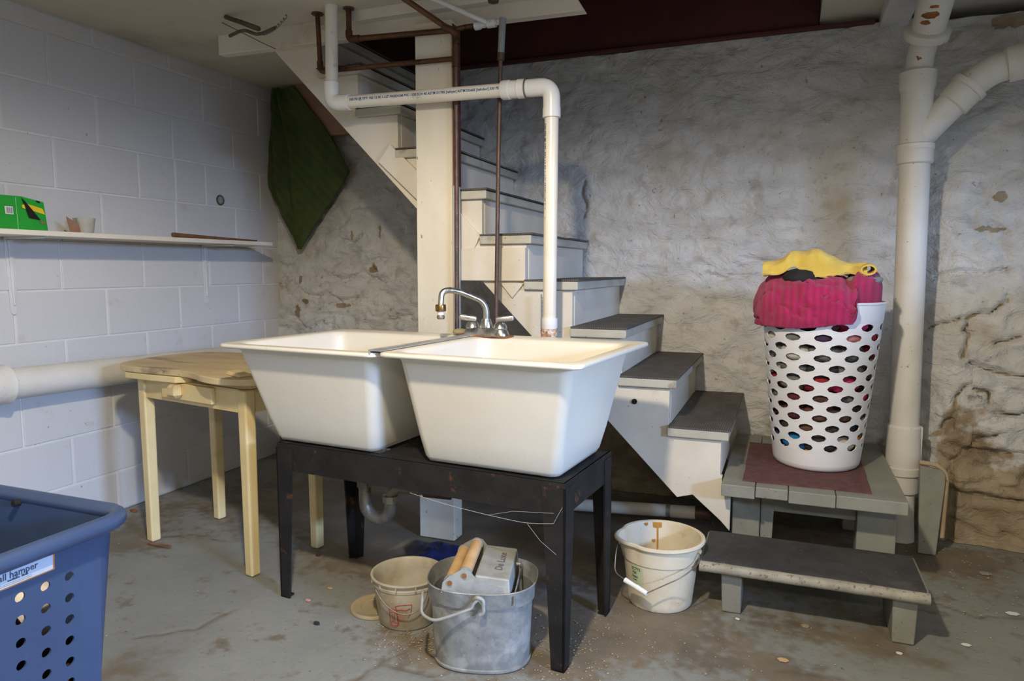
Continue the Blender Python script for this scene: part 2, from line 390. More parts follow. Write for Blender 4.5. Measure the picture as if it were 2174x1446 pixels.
# ------------------------------------------------------------------ setting
XL = -2.757; CEIL = 2.085
def seg_dist(X, Z, pl):
    D = np.full(X.shape, 9.0)
    for (a, b_) in zip(pl[:-1], pl[1:]):
        dx, dz = b_[0]-a[0], b_[1]-a[1]; L2 = dx*dx + dz*dz
        t = np.clip(((X-a[0])*dx + (Z-a[1])*dz)/L2, 0, 1)
        D = np.minimum(D, np.hypot(X-a[0]-t*dx, Z-a[1]-t*dz))
    return D
def sstep(a, b_, x):
    t = np.clip((x-a)/(b_-a), 0, 1); return t*t*(3-2*t)
def set_attr(me, name, vals):
    at = me.attributes.new(name, 'FLOAT', 'POINT'); at.data.foreach_set('value', np.asarray(vals, np.float32))
def floor_mesh():
    gx = np.concatenate([np.arange(-3.0, -2.76, .06), np.arange(-2.76, 1.0, .012), np.arange(1.0, 4.3, .08)])
    gy = np.concatenate([np.arange(-2.8, 1.0, .08), np.arange(1.0, 3.5, .012), [3.6]])
    X, Y = np.meshgrid(gx, gy); nx_ = len(gx)
    w = X + .03*fbm(X*9, Y*9, 3, 61); w2 = Y + .03*fbm(X*9+4, Y*9, 3, 62)
    nz = fbm(X*3.2, Y*3.2, 4, 63); nf = fbm(X*10, Y*10, 3, 65)
    dirt = .30*nz + .22*nf + .10
    for (cx, cy, sx, sy, am) in ((-.62,1.85,.28,.20,.75),(-.90,1.70,.16,.09,.75),(-.35,2.02,.22,.16,.55),(-1.25,2.30,.60,.34,1.0),(-.7,2.9,1.0,.45,1.0),(-2.55,2.15,.22,.35,.65),(-1.9,2.8,.7,.4,.7),
                                 (.15,2.20,.35,.16,.55),(.6,2.95,.25,.20,.75),(.05,1.93,.16,.08,.5),(-1.35,1.80,.12,.10,.35),(-2.3,1.95,.2,.08,.35)):
        dirt = dirt + am*np.exp(-(((w-cx)/sx)**2 + ((w2-cy)/sy)**2))
    ck = np.zeros(X.shape)
    for c in ([(-1.10,1.35),(-1.02,1.50),(-1.00,1.60),(-.96,1.72)],[(-1.0,1.60),(-.85,1.58),(-.7,1.56)],[(-1.75,1.45),(-1.62,1.55),(-1.60,1.70)],[(-2.35,2.05),(-2.2,2.15),(-2.05,2.13)],[(.02,1.95),(.15,1.98),(.3,1.95)],[(.4,2.6),(.6,2.5),(.8,2.55)]):
        d = seg_dist(X + .02*fbm(X*14, Y*14, 3, 68), Y + .02*fbm(X*14+7, Y*14, 3, 69), c); ck = np.maximum(ck, np.exp(-(d/.006)**2))
    Z = -.004*ck + .0015*fbm(X*6, Y*6, 3, 70) - .002
    V_ = np.stack([X, Y, Z], -1).reshape(-1, 3)
    jj, ii = np.nonzero(np.ones((len(gy)-1, nx_-1), bool)); a = jj*nx_ + ii
    me = bpy.data.meshes.new('floor'); me.from_pydata(V_.tolist(), [], np.stack([a, a+1, a+1+nx_, a+nx_], -1).tolist())
    me.materials.append(M_floor); set_attr(me, 'dirt', np.clip(dirt, 0, 1).ravel()); set_attr(me, 'crack', (ck*.8).ravel())
    me.polygons.foreach_set('use_smooth', [True]*len(me.polygons))
    o = bpy.data.objects.new('floor', me); COL.objects.link(o); o['kind'] = 'structure'; return o
fl = floor_mesh()
MB().box(-3.0, 4.25, -2.8, 3.6, -0.12, -0.02).build('slab', M_mortar, fl)
cb = MB()
cb.box(-3.0, 4.25, -2.8, 2.50, CEIL, 2.24)
cb.box(-3.0, -2.12, 2.50, 3.6, CEIL, 2.24)
cb.box(0.09, 4.25, 2.50, 3.6, 2.125, 2.24)
struct('ceiling', cb, M_ceil)

# block wall on the left: mortar bed plus separate blocks
wl = struct('wall_left', MB().box(XL-.20, XL-.004, -2.8, 3.6, 0, 2.24), M_mortar)
PZ, PY = .2038, .3972
def block_mesh(ly, lz):
    m = MB().box(-.02, .0, -ly/2, ly/2, -lz/2, lz/2)
    return m.mesh('block', M_block, bevel=.0035, seg=2)
cache = {}
rows_z = [2.012 - PZ*k for k in range(-1, 11)]       # top line of each course
for k, zt in enumerate(rows_z):
    z1 = min(zt, CEIL); z0 = max(zt - PZ, 0.0)
    if k == 0: z0 = 2.012; z1 = CEIL
    if z1 - z0 < .03: continue
    first = 2.031 if k % 2 == 1 else 2.231
    y = first - PY*5
    while y < 3.42:
        a, b_ = y, y + PY
        if k == 3 and abs(y - (first + PY)) < .01:      # a cut half block
            segs = [(a, a+PY*.52), (a+PY*.52, b_)]
        else: segs = [(a, b_)]
        for (p, q) in segs:
            p = max(p, .2); q = min(q, 3.43)
            if q - p < .05: continue
            ly = q - p - .0085; lz = z1 - z0 - .0085
            key = (round(ly, 3), round(lz, 3))
            if key not in cache: cache[key] = block_mesh(ly, lz)
            o = bpy.data.objects.new('block', cache[key]); COL.objects.link(o); o.parent = wl
            o.location = (XL + random.uniform(-.0012, .0012), (p+q)/2, (z0+z1)/2)
        y += PY
# pipe hole in the blocks: dark ring and grey disc paint its shaded recess
ws = thing('wall_sleeve', 'small round pipe hole in the block wall above the shelf', 'pipe sleeve', (XL, 2.92, 1.434), world_coords=True)
MB().tube([(XL+.002, 2.92+.023*math.cos(2*math.pi*k/24), 1.434+.023*math.sin(2*math.pi*k/24)) for k in range(24)], .0042, 8, closed=True).build('ring', M_rope, ws, smooth=60)
MB().tube([(XL-.002, 2.92, 1.434), (XL+.002, 2.92, 1.434)], .022, 20).build('recess_shade', M_greycl, ws, smooth=40)

# rubble wall at the back (one continuous whitewashed surface, cracks cut in)
CRACKS = [[(0.668,0.886),(0.718,0.899),(0.755,0.903),(0.780,0.940),(0.804,0.952),(0.800,0.977)],
 [(0.548,0.838),(0.586,0.858),(0.618,0.867),(0.649,0.886)], [(0.678,0.868),(0.664,0.834),(0.681,0.820),(0.671,0.779),(0.658,0.730)],
 [(0.771,0.790),(0.816,0.803),(0.854,0.822)], [(0.681,0.708),(0.749,0.682),(0.812,0.667),(0.900,0.666)],
 [(0.680,0.614),(0.644,0.574),(0.647,0.517),(0.625,0.439)], [(0.703,0.608),(0.744,0.603),(0.761,0.585),(0.757,0.548)],
 [(0.777,0.515),(0.821,0.511),(0.900,0.526)], [(0.617,0.473),(0.597,0.413),(0.571,0.396)], [(0.705,0.400),(0.733,0.417),(0.795,0.430)],
 [(0.651,0.372),(0.697,0.368),(0.95,0.360)], [(0.697,0.368),(0.635,0.309),(0.631,0.269),(0.647,0.205),(0.64,0.0)],
 [(0.647,0.205),(0.732,0.195),(0.797,0.187),(0.95,0.185)],
 [(-.93,1.50),(-.945,1.44),(-.915,1.39),(-.93,1.33)], [(0.735,1.262),(0.775,1.235),(0.80,1.21)], [(-.10,.97),(-.02,.955),(.06,.945)],
 [(-.35,1.06),(-.26,1.04),(-.16,1.045)], [(0.56,1.05),(.64,1.07),(.72,1.06),(.8,1.08)], [(-.2,1.13),(-.05,1.10),(.04,1.12)],
 [(-2.60,.95),(-2.5,.92),(-2.42,.95),(-2.33,.90),(-2.2,.93)], [(-2.35,1.25),(-2.26,1.22),(-2.2,1.27)], [(-2.1,1.32),(-2.09,1.26)],
 [(-2.14,1.10),(-2.11,1.06)], [(-2.66,.80),(-2.55,.74),(-2.45,.78)], [(-2.45,1.05),(-2.3,1.02),(-2.2,1.06),(-2.05,1.0)]]
dxz = .0095
xs = np.concatenate([np.arange(-2.85, 1.12, dxz), np.arange(1.12, 4.17, .05)]); zs = np.arange(0, 2.11, dxz)
XX, ZZ = np.meshgrid(xs, zs)
def wall_y(X, Z):
    bat = .075 + .175*sstep(.42, .66, X)
    y = 3.392 - bat*(1 - np.clip(Z/2.1, 0, 1))**1.1
    rough = .35 + .65*(1 - sstep(-1.75, -1.2, X)) + .35*sstep(.4, .6, X) + .5*(1 - sstep(.15, .6, Z))*sstep(-1.6, -1.2, X)
    wx = X + .05*fbm(X*3, Z*3, 2, 31); wz = Z + .05*fbm(X*3+9, Z*3, 2, 33)
    big = fbm(wx*3.0, wz*4.2, 3, 1)
    rid = 1 - np.abs(fbm(wx*3.4+5, wz*6.5, 3, 8))*2.2
    r2 = 1 - np.abs(fbm(wx*8+1, wz*13+X*4, 3, 14))*2.0
    mid = fbm(X*10, Z*15, 4, 4); fine = fbm(X*36, Z*46, 3, 6)
    d = .022*big*rough + .015*mid*(.55+.45*rough) + .0026*fine - .016*np.clip(rid-.72, 0, 1)*3*rough - .011*np.clip(r2-.80, 0, 1)*4*(.15+.85*rough)
    wobx = X + .006*fbm(X*22, Z*22, 2, 55); wobz = Z + .008*fbm(X*22+3, Z*22, 2, 56)
    for i, c in enumerate(CRACKS):
        dist = seg_dist(wobx, wobz, c); w = .008 if i < 13 else .006
        if i in (12, 11, 10): w = .011
        d = d - .028*np.exp(-(dist/w)**2)
        d = d + .006*np.exp(-((dist-.03)/.02)**2)*(i < 13)
    return y - d
YY = wall_y(XX, ZZ)
top = 2.098 + .012*fbm(xs*5, xs*0, 3, 77) - .02*(xs > .45)
zcap = np.minimum(ZZ, top[None, :])
STONES = [('stone', [(.700,.362),(.638,.303),(.640,.270),(.655,.212),(.74,.202),(.80,.194),(.95,.192),(.95,.352)]),
          ('stone', [(.653,.198),(.735,.187),(.80,.180),(.95,.178),(.95,.02),(.655,.02)]),
          ('stone', [(.705,.376),(.95,.366),(.95,.515),(.82,.503),(.775,.505),(.70,.47)]),
          ('stone', [(.69,.70),(.75,.675),(.82,.66),(.95,.66),(.95,.535),(.82,.52),(.77,.56),(.755,.60),(.70,.615)])]
def inpoly(X, Z, poly):
    ins = np.zeros(X.shape, bool); n = len(poly); j = n-1
    for i in range(n):
        xi, zi = poly[i]; xj, zj = poly[j]
        c = ((zi > Z) != (zj > Z)) & (X < (xj-xi)*(Z-zi)/(zj-zi+1e-12) + xi)
        ins ^= c; j = i
    return ins
fx = (XX[:-1,:-1]+XX[1:,1:])/2; fz = (ZZ[:-1,:-1]+ZZ[1:,1:])/2
own = np.full(fx.shape, -1)
for i, (_, p) in enumerate(STONES): own[inpoly(fx, fz, p)] = i
nx = len(xs); V = np.stack([XX, YY, zcap], -1).reshape(-1, 3)
def facelist(mask):
    jj, ii = np.nonzero(mask); a = jj*nx + ii
    return np.stack([a, a+1, a+1+nx, a+nx], -1)
# bare patches: flaked paint spots and the unpainted foot of the wall
nb = fbm(XX*6, ZZ*6, 3, 91); nb2 = fbm(XX*17, ZZ*17, 3, 21)
bare = (1 - sstep(.06, .24, ZZ + .10*nb))*.9
bare = np.maximum(bare, sstep(.54, .62, XX)*(1 - sstep(.22, .66, ZZ + .22*nb + .08*nb2))*.85)
bare = np.maximum(bare, sstep(-1.7, -1.5, XX)*(1 - sstep(.40, .46, XX))*(1 - sstep(.24, .48, ZZ + .12*nb)))
bare = np.maximum(bare, .50*sstep(.05, .5, nb + .5*nb2)*(1 - sstep(-2.0, -1.5, XX))*(1 - sstep(.9, 1.35, ZZ)))
for (px, pz, rx, rz) in ((.765,1.361,.022,.022),(.745,1.235,.05,.012),(-2.085,1.286,.012,.035),(-2.26,1.263,.008,.025),(-2.128,1.082,.022,.028),(-2.33,.875,.05,.014),
                         (-2.572,.893,.018,.02),(.79,2.05,.06,.03),(-2.62,.83,.02,.03),(-2.60,1.02,.01,.03)):
    bare = np.maximum(bare, 1 - sstep(.8, 1.25, np.sqrt(((XX-px)/rx)**2 + ((ZZ-pz)/rz)**2) + .5*fbm(XX*40, ZZ*40, 2, 5)))
wobx = XX + .006*fbm(XX*22, ZZ*22, 2, 55); wobz = ZZ + .008*fbm(XX*22+3, ZZ*22, 2, 56)
for i_, c in enumerate(CRACKS): bare = np.maximum(bare, (.8 if i_ < 13 else .30)*np.exp(-(seg_dist(wobx, wobz, c)/.007)**2))
BARE = bare.ravel()
def wall_obj(name, mask, shift=0):
    F = facelist(mask); used, inv = np.unique(F, return_inverse=True)
    me = bpy.data.meshes.new(name); me.from_pydata((V[used] - np.array([0, shift, 0])).tolist(), [], inv.reshape(F.shape).tolist())
    me.materials.append(M_stone); set_attr(me, 'bare', BARE[used])
    me.polygons.foreach_set('use_smooth', [True]*len(me.polygons))
    o = bpy.data.objects.new(name, me); COL.objects.link(o); return o
wb = wall_obj('wall_back', own < 0); wb['kind'] = 'structure'
for i, (nm, p) in enumerate(STONES):
    wall_obj(nm, own == i, .002).parent = wb
# solid backing of the wall
mbk = MB().box(-3.0, 4.25, 3.46, 3.62, 0, 2.06)
bk = mbk.build('backing', M_stone, wb)

# out of frame: right wall with its window, and the wall behind the camera
wr = MB()
wr.box(4.10, 4.25, -2.8, -.95, 0, 2.24); wr.box(4.10, 4.25, .15, 3.6, 0, 2.24)
wr.box(4.10, 4.25, -.95, .15, 0, 1.42); wr.box(4.10, 4.25, -.95, .15, 2.02, 2.24)
struct('wall_right', wr, M_stone)
struct('added_light_blocker', MB().box(2.14, 2.26, .55, .86, 0, 1.06).box(2.14, 2.26, .86, 2.10, 0, 1.37), M_mortar)  # added unseen wall, stepped to keep window light off the stair foot
win = struct('window_1', MB().box(4.15, 4.17, -.95, .15, 1.42, 1.46).box(4.15, 4.17, -.95, .15, 1.98, 2.02).box(4.15, 4.17, -.95, -.91, 1.46, 1.98).box(4.15, 4.17, .11, .15, 1.46, 1.98).box(4.15, 4.17, -.42, -.38, 1.46, 1.98), M_white_wood)
struct('wall_rear', MB().box(-3.0, 4.25, -2.95, -2.8, 0, 2.24), M_mortar)

# stairwell above the rubble wall
struct('wall_stairwell', MB().box(-3.0, .085, 3.375, 3.5, 2.10, 3.2), M_maroon)
struct('trim_1', MB().box(-1.75, .30, 3.345, 3.376, 2.085, 2.100), M_maroon, bevel=.003)
struct('trim_2', MB().box(-2.56, -2.05, 3.30, 3.335, 1.80, 2.085), M_brown_board, bevel=.003)
struct('trim_3', MB().box(-2.12, .09, 2.55, 2.56, 2.24, 3.2).box(-2.13, -2.12, 2.5, 3.5, 2.24, 3.2).box(.085, .10, 2.5, 3.5, 2.24, 3.2).box(-2.13, .1, 2.5, 3.5, 3.2, 3.22), M_maroon)
# header carrying the edge of the ceiling
hb = MB().hexa([(-2.34,2.505,2.005),(-.698,2.505,1.985),(-.70,2.55,1.985),(-2.34,2.55,2.005)],
               [(-2.34,2.505,2.09),(-.765,2.505,2.09),(-.765,2.55,2.09),(-2.34,2.55,2.09)])
hd = struct('trim_4', hb, M_white_wood, bevel=.003)
struct('trim_5', MB().box(-1.80, -.72, 2.46, 2.505, 2.045, 2.086), M_white_wood, bevel=.003)
struct('trim_6', MB().box(.318, .425, 2.55, 3.44, 2.075, 2.13), M_white_metal, bevel=.004)

# ------------------------------------------------------------------ staircase
ST = thing('staircase', 'steep white-painted wooden staircase with black ribbed rubber treads against the stone wall', 'stairs', (-.9, 2.9, 0), world_coords=True)
NT = 10
def tz(k): return .512 + .1738*(k-1)
def tx(k): return -.170 - .1838*(k-1)
YF, YB, TH = 2.53, 3.345, .033
for k in range(1, NT+1):
    x1 = tx(k); x0 = x1 - .213; z = tz(k); yb = YB if k < 6 else 3.36
    t = MB().box(x0, x1, YF, yb, z-TH, z).build('tread', M_tread_wood if k > 2 else M_tread_wood, ST, bevel=.004)
    wob = [n1(k*3.1 + i*.9, .5, 40) for i in range(13)]
    mm = MB()
    def Fm(u, v, x0=x0, x1=x1, z=z, wob=wob, yb=yb):
        i = min(12, int(v*12)); y = YF - .004 + (yb - YF)*v
        return (x0 + .004 + (x1 + .006 - x0 - .004)*u, y, z + .0045 + .0022*(1+wob[i])*(u if k > 2 else .3) + .001)
    mm.grid(Fm, 10, 14)
    nn = len(mm.v); mm.v += [(a, b_, z+.0003) for (a, b_, c) in mm.v[:nn]]
    nu, nv = 10, 14
    edge = [i for i in range(nu)] + [j*nu+nu-1 for j in range(1, nv)] + [(nv-1)*nu+i for i in range(nu-2, -1, -1)] + [j*nu for j in range(nv-2, 0, -1)]
    mm.f += [(edge[i], edge[(i+1) % len(edge)], edge[(i+1) % len(edge)]+nn, edge[i]+nn) for i in range(len(edge))]
    mm.build('tread_mat', M_rubber, t, smooth=50)
    zl = tz(k-1) if k > 1 else .345
    MB().box(x1-.040, x1-.024, 2.578, yb, zl, z-TH).build('riser', M_white_wood, ST)
# stringers: saw-toothed above, straight below
def stringer(y0, y1):
    up = []
    for k in range(1, NT+1):
        up.append((tx(k)-.026, tz(k)-TH)); up.append((tx(k+1)-.026, tz(k)-TH))
    poly = [(-.159, .150), (-.159, .285), (-.189, .30), (-.189, .345), (-.196, .35)] + up
    xt = tx(NT+1)-.026
    sl = (2.013-.194)/(2.084-.19)
    poly += [(xt, 2.083), (-2.116, 2.083), (-2.116, .194 + sl*(2.116-.19))]
    poly += [(-.345, .252), (-.290, .268), (-.192, .185)]
    return MB().prism(poly, y0, y1, 'y')
stringer(2.55, 2.578).build('stringer', M_white_wood, ST, bevel=.002)
stringer(3.30, 3.326).build('stringer', M_white_wood, ST)
MB().box(-1.205, -.928, 2.528, 2.55, 1.034, 1.160).build('cleat', M_white_wood, ST, bevel=.002)
MB().prism([(-1.51,1.578),(-1.566,1.512),(-1.33,1.300),(-1.275,1.366)], 2.532, 2.55, 'y').build('cleat', M_white_wood, ST, bevel=.002)
MB().prism([(-1.207,1.300),(-1.117,1.207),(-1.163,1.124),(-1.26,1.215)], 2.536, 2.55, 'y').build('cleat', M_white_wood, ST, bevel=.002)
MB().prism([(-1.035,1.026),(-.935,1.026),(-.985,.968)], 2.538, 2.55, 'y').build('cleat', M_white_wood, ST, bevel=.002)
MB().tube([(-.506,2.551,.595),(-.506,2.545,.595)], .010, 14).build('knot_hole', M_black, ST)

# landing platform and the low step in front of it
PL = thing('platform', 'grey painted plank landing platform at the foot of the stairs', 'platform', (.1, 2.8, 0), world_coords=True)
xe = [-.186, -.075, .030, .175, .385]
for i in range(4):
    z0 = .302 + (0 if i != 1 else .006)
    MB().box(xe[i]+.001, xe[i+1]-.001, 2.465 + .004*(i % 2), 3.27, z0, .345).build('plank', M_grey_wood, PL, bevel=.003)
for (x0, x1, y0, y1) in ((-.155,-.060,2.60,2.66),(.252,.372,2.60,2.68),(-.155,-.06,3.15,3.22),(.252,.372,3.15,3.22)):
    MB().box(x0, x1, y0, y1, 0, .302).build('leg', M_grey_wood, PL, bevel=.004)
MB().prism([(-.058,.302),(-.012,.302),(-.020,0),(-.058,.0)], 2.62, 2.655, 'y').build('brace', M_grey_wood, PL, bevel=.003)
MB().box(-.058, .252, 2.63, 2.655, .215, .302).build('apron', M_grey_wood, PL, bevel=.003)

BS = thing('step_stool', 'low grey wooden step with black top in front of the platform', 'step', (.09, 2.33, 0), world_coords=True)
MB().box(-.224, .408, 2.205, 2.47, .140, .170).build('top_board', M_grey_wood, BS, bevel=.004)
nose = [(-.224 + .632*i/24, 2.200 + .003*n1(i*.7, 2, 3), .155) for i in range(25)]
MB().tube(nose, .0165, 12).build('nosing', mat('peeling_grey_nosing', (158,152,134), (140,134,117), 18, .6, bump=.5, bscale=60, speck=[((92,72,52), 50, .66)]), BS, smooth=40)
def Fb(u, v): return (-.218 + .618*u, 2.206 + .262*v, .1745 + .0012*n1(u*9, v*5, 8))
bt = MB().grid(Fb, 20, 10); nn = len(bt.v)
bt.v += [(a, b_, .170) for (a, b_, c) in bt.v[:nn]]
edge = [i for i in range(20)] + [j*20+19 for j in range(1, 10)] + [9*20+i for i in range(18, -1, -1)] + [j*20 for j in range(8, 0, -1)]
bt.f += [(edge[i], edge[(i+1) % len(edge)], edge[(i+1) % len(edge)]+nn, edge[i]+nn) for i in range(len(edge))]
bt.build('mat_cover', M_blackmat, BS, smooth=50)
MB().hexa([(-.155,2.237,0),(-.098,2.237,0),(-.098,2.44,0),(-.155,2.44,0)], [(-.160,2.23,.14),(-.098,2.23,.14),(-.098,2.45,.14),(-.160,2.45,.14)]).build('leg', M_grey_wood, BS, bevel=.004)
MB().hexa([(.322,2.222,0),(.380,2.222,0),(.380,2.44,0),(.322,2.44,0)], [(.318,2.22,.14),(.384,2.22,.14),(.384,2.45,.14),(.318,2.45,.14)]).build('leg', M_grey_wood, BS, bevel=.004)

# rug on the platform
def Fr(u, v):
    return (-.117 + .40*u + .012*v*(u-.3) + .003*n1(v*8, u*3, 12), 2.525 + .57*v + .003*n1(u*8, v, 13), .3515 + .0015*n1(u*6, v*6, 14))
rg = MB().grid(Fr, 24, 30); nn = len(rg.v); rg.v += [(a, b_, .3455) for (a, b_, c) in rg.v[:nn]]
edge = [i for i in range(24)] + [j*24+23 for j in range(1, 30)] + [29*24+i for i in range(22, -1, -1)] + [j*24 for j in range(28, 0, -1)]
rg.f += [(edge[i], edge[(i+1) % len(edge)], edge[(i+1) % len(edge)]+nn, edge[i]+nn) for i in range(len(edge))]
rg.f.append(tuple(e+nn for e in edge[::-1]))
solo('rug', rg, M_rug, 'worn maroon carpet piece under the white hamper', 'rug', (.09, 2.8, .3455), smooth=50)

# post under the header
PO = thing('support_post', 'cream painted wooden post standing behind the laundry tubs', 'post', (-1.275, 2.49, 0), world_coords=True)
MB().hexa([(-1.352,2.452,0),(-1.197,2.452,0),(-1.197,2.526,0),(-1.352,2.526,0)], [(-1.345,2.452,1.998),(-1.193,2.452,1.998),(-1.193,2.526,1.998),(-1.345,2.526,1.998)]).build('shaft', M_post, PO, bevel=.003)
MB().box(-1.197, -1.190, 2.462, 2.524, 1.395, 1.985).build('side_strip', M_maroon_strip, PO)

# ------------------------------------------------------------------ laundry tubs
SK_LOC = (-1.005, 1.961, 0); SK_ROT = R(-5.2)
SF = thing('tub_stand', 'rusty black steel four-legged stand carrying the two laundry tubs', 'stand', SK_LOC, SK_ROT)
zt = .520
MB().box(-.503, .503, -.190, -.184, .432, zt).build('apron', M_frame, SF)
MB().box(-.503, .503, .184, .190, .432, zt).build('apron', M_frame, SF)
MB().box(-.503, -.497, -.184, .184, .432, zt).build('apron', M_frame, SF)
MB().box(.497, .503, -.184, .184, .432, zt).build('apron', M_frame, SF)
MB().box(-.501, .501, -.188, -.150, zt-.004, zt).box(-.501, .501, .150, .188, zt-.004, zt).box(-.501, -.46, -.15, .15, zt-.004, zt).box(.46, .501, -.15, .15, zt-.004, zt).box(-.12, .05, -.15, .15, zt-.004, zt).build('top_flange', M_frame, SF)
for sx in (-1, 1):
    for sy in (-1, 1):
        X = sx*.505; Y = sy*.192; w0, w1 = .038, .058; t = .006
        leg = MB()
        def q(x, y, z): return (X - sx*x, Y - sy*y, z)
        # angle-section leg, tapering to the foot
        for (a, b_) in (((0,0),(1,0)), ((0,0),(0,1))):
            if b_ == (1,0):
                bot = [q(0,0,0), q(w0,0,0), q(w0,t,0), q(0,t,0)]; topq = [q(0,0,.505), q(w1+.01,0,.505), q(w1+.01,t,.505), q(0,t,.505)]
            else:
                bot = [q(0,0,0), q(t,0,0), q(t,w0,0), q(0,w0,0)]; topq = [q(0,0,.505), q(t,0,.505), q(t,w1+.01,.505), q(0,w1+.01,.505)]
            leg.hexa(bot, topq)
        leg.box(min(X, X-sx*.03), max(X, X-sx*.03), min(Y, Y-sy*.03), max(Y, Y-sy*.03), 0, .005)
        leg.build('leg', M_frame, SF)

def make_tub(name, label, rx0, rx1, bx0, bx1, zr, drain):
    T = thing(name, label, 'laundry tub', SK_LOC, SK_ROT)
    ry0, ry1 = -.332, .275; by0, by1 = -.176, .172; zb = .522
    def ring(x0, x1, y0, y1, r, z): return rrect((x0+x1)/2, (y0+y1)/2, (x1-x0)/2, (y1-y0)/2, r, z, 7)
    # outer bottom -> outer wall -> rim -> inner wall -> inner floor
    body = []
    def lerp(t, ins):
        # wall section between bottom (t=0) and top (t=1) of the body
        tx0 = rx0 + .040; tx1 = rx1 - .040; ty0 = ry0 + .040; ty1 = ry1 - .085
        return (bx0 + (tx0-bx0)*t + ins, bx1 + (tx1-bx1)*t - ins, by0 + (ty0-by0)*t + ins, by1 + (ty1-by1)*t - ins)
    a = lerp(0, .022); body.append(ring(*a, .026, zb))
    a = lerp(0, .006); body.append(ring(*a, .028, zb+.005))
    a = lerp(.02, .0); body.append(ring(*a, .030, zb+.018))
    for t in (.25, .5, .75, .95): a = lerp(t, 0); body.append(ring(*a, .030, zb + (zr-.012-zb)*t))
    a = lerp(1, -.004); body.append(ring(*a, .030, zr-.014))
    body.append(ring(rx0+.006, rx1-.006, ry0+.006, ry1-.006, .030, zr-.014))
    body.append(ring(rx0+.001, rx1-.001, ry0+.001, ry1-.001, .032, zr-.011))
    body.append(ring(rx0, rx1, ry0, ry1, .033, zr-.006))
    body.append(ring(rx0+.002, rx1-.002, ry0+.002, ry1-.002, .032, zr-.001))
    body.append(ring(rx0+.008, rx1-.008, ry0+.008, ry1-.008, .030, zr))
    a = lerp(1, 0); body.append(ring(a[0]-.004, a[1]+.004, a[2]-.004, a[3]+.004, .045, zr-.001))
    a = lerp(1, .006); body.append(ring(*a, .045, zr-.006))
    a = lerp(.97, .010); body.append(ring(*a, .045, zr-.022))
    for t in (.7, .4, .12): a = lerp(t, .011); body.append(ring(*a, .045, zb + (zr-.012-zb)*t))
    a = lerp(.05, .020); body.append(ring(*a, .045, zb+.018))
    a = lerp(.04, .045); body.append(ring(*a, .040, zb+.012))
    MB().loft(body).build('basin', M_cream, T, smooth=50)
    cx, cy = drain
    MB().lathe([(.001,.0),(.034,.0),(.036,.003),(.030,.004),(.024,.001),(.001,.001)], (cx, cy, zb+.0125), 24).build('drain', M_chrome, T, smooth=40)
    return T
tubL = make_tub('laundry_tub', 'cream plastic laundry tub nearer the yellow table', -.600, .002, -.520, -.122, .852, (-.32, 0))
tubR = make_tub('laundry_tub', 'cream plastic laundry tub nearer the stair foot, above the white pail', .006, .597, .050, .478, .856, (.27, 0))
c_, s_ = math.cos(SK_ROT), math.sin(SK_ROT)
def sk(x, y, z): return (SK_LOC[0] + c_*x - s_*y, SK_LOC[1] + s_*x + c_*y, z)
dv = MB().box(-.018, .022, -.328, .235, .8575, .8605).box(-.018, -.014, -.328, .235, .845, .8605)
dvo = dv.build('divider_strip', mat('brushed_metal_strip', (186,186,182), (160,160,156), 20, .42, .45), None, bevel=.001); dvo.location = SK_LOC; dvo.rotation_euler = (0,0,SK_ROT)
tag(dvo, 'chrome metal strip covering the joint between the two laundry tubs', 'metal strip')

# drain trap under the left tub
TR = thing('drain_trap', 'dull chrome drain trap hanging below the laundry tubs', 'pipe', (-1.30, 2.0, .22), world_coords=True)
MB().tube([(-1.312,2.0,.535),(-1.312,2.0,.355)], .020, 16).build('tailpiece', M_dullchrome, TR, smooth=40)
MB().tube([(-1.312,2.0,.372),(-1.312,2.0,.344)], .0265, 8).build('nut', M_dullchrome, TR)
pth = [(-1.312,2.0,.36),(-1.312,2.0,.30)] + [tuple(p) for p in arc((-1.262,2.0,.290), .050, 180, 360, 12, (1,0,0), (0,0,1))] + [(-1.212,2.0,.312)]
MB().tube(pth, .0215, 16).build('u_bend', M_dullchrome, TR, smooth=40)
MB().tube([(-1.212,2.0,.302),(-1.212,2.0,.325)], .0275, 8).build('nut', M_dullchrome, TR)
pth = [(-1.212,2.0,.31)] + [tuple(p) for p in arc((-1.165,2.0,.310), .047, 180, 95, 8, (1,0,0), (0,0,1))] + [(-1.10,2.01,.356),(-1.02,2.03,.352)]
MB().tube(pth, .0185, 16).build('waste_arm', M_dullchrome, TR, smooth=40)
MB().tube([(-1.09,2.012,.356),(-1.0,2.03,.352)], .026, 16).build('coupling', M_copper2, TR, smooth=40)

# faucet
FA = thing('faucet', 'chrome swing-spout faucet on the back ledge of the laundry tubs', 'faucet', (-.932, 2.165, .857), world_coords=True)
fb = MB().loft([rrect(0, 0, .082, .026, .024, 0, 5), rrect(0, 0, .082, .026, .024, .008, 5), rrect(0, 0, .074, .021, .020, .024, 5), rrect(0, 0, .070, .018, .017, .028, 5)])
fb.v = [(-.932 + c_*x - s_*y, 2.165 + s_*x + c_*y, .857+z) for (x, y, z) in fb.v]
fb.build('base', M_chrome, FA, smooth=40)
gk = MB().loft([rrect(-.922, 2.16, .085, .032, .02, .8562, 4), rrect(-.922, 2.16, .084, .031, .02, .8595, 4)])
gk.build('rusty_gasket', M_rust, FA)
MB().lathe([(.022,.0),(.022,.006),(.017,.022),(.015,.030),(.001,.030)], (-.932, 2.165, .884), 20).build('spout_collar', M_chrome, FA, smooth=40)
sp = fillet([(-.932,2.165,.89),(-.930,2.163,.968),(-1.005,2.10,1.008),(-1.048,2.068,1.012),(-1.049,2.062,.955)], .045, 8)
MB().tube([tuple(p) for p in sp], .0098, 14).build('spout', M_chrome, FA, smooth=60)
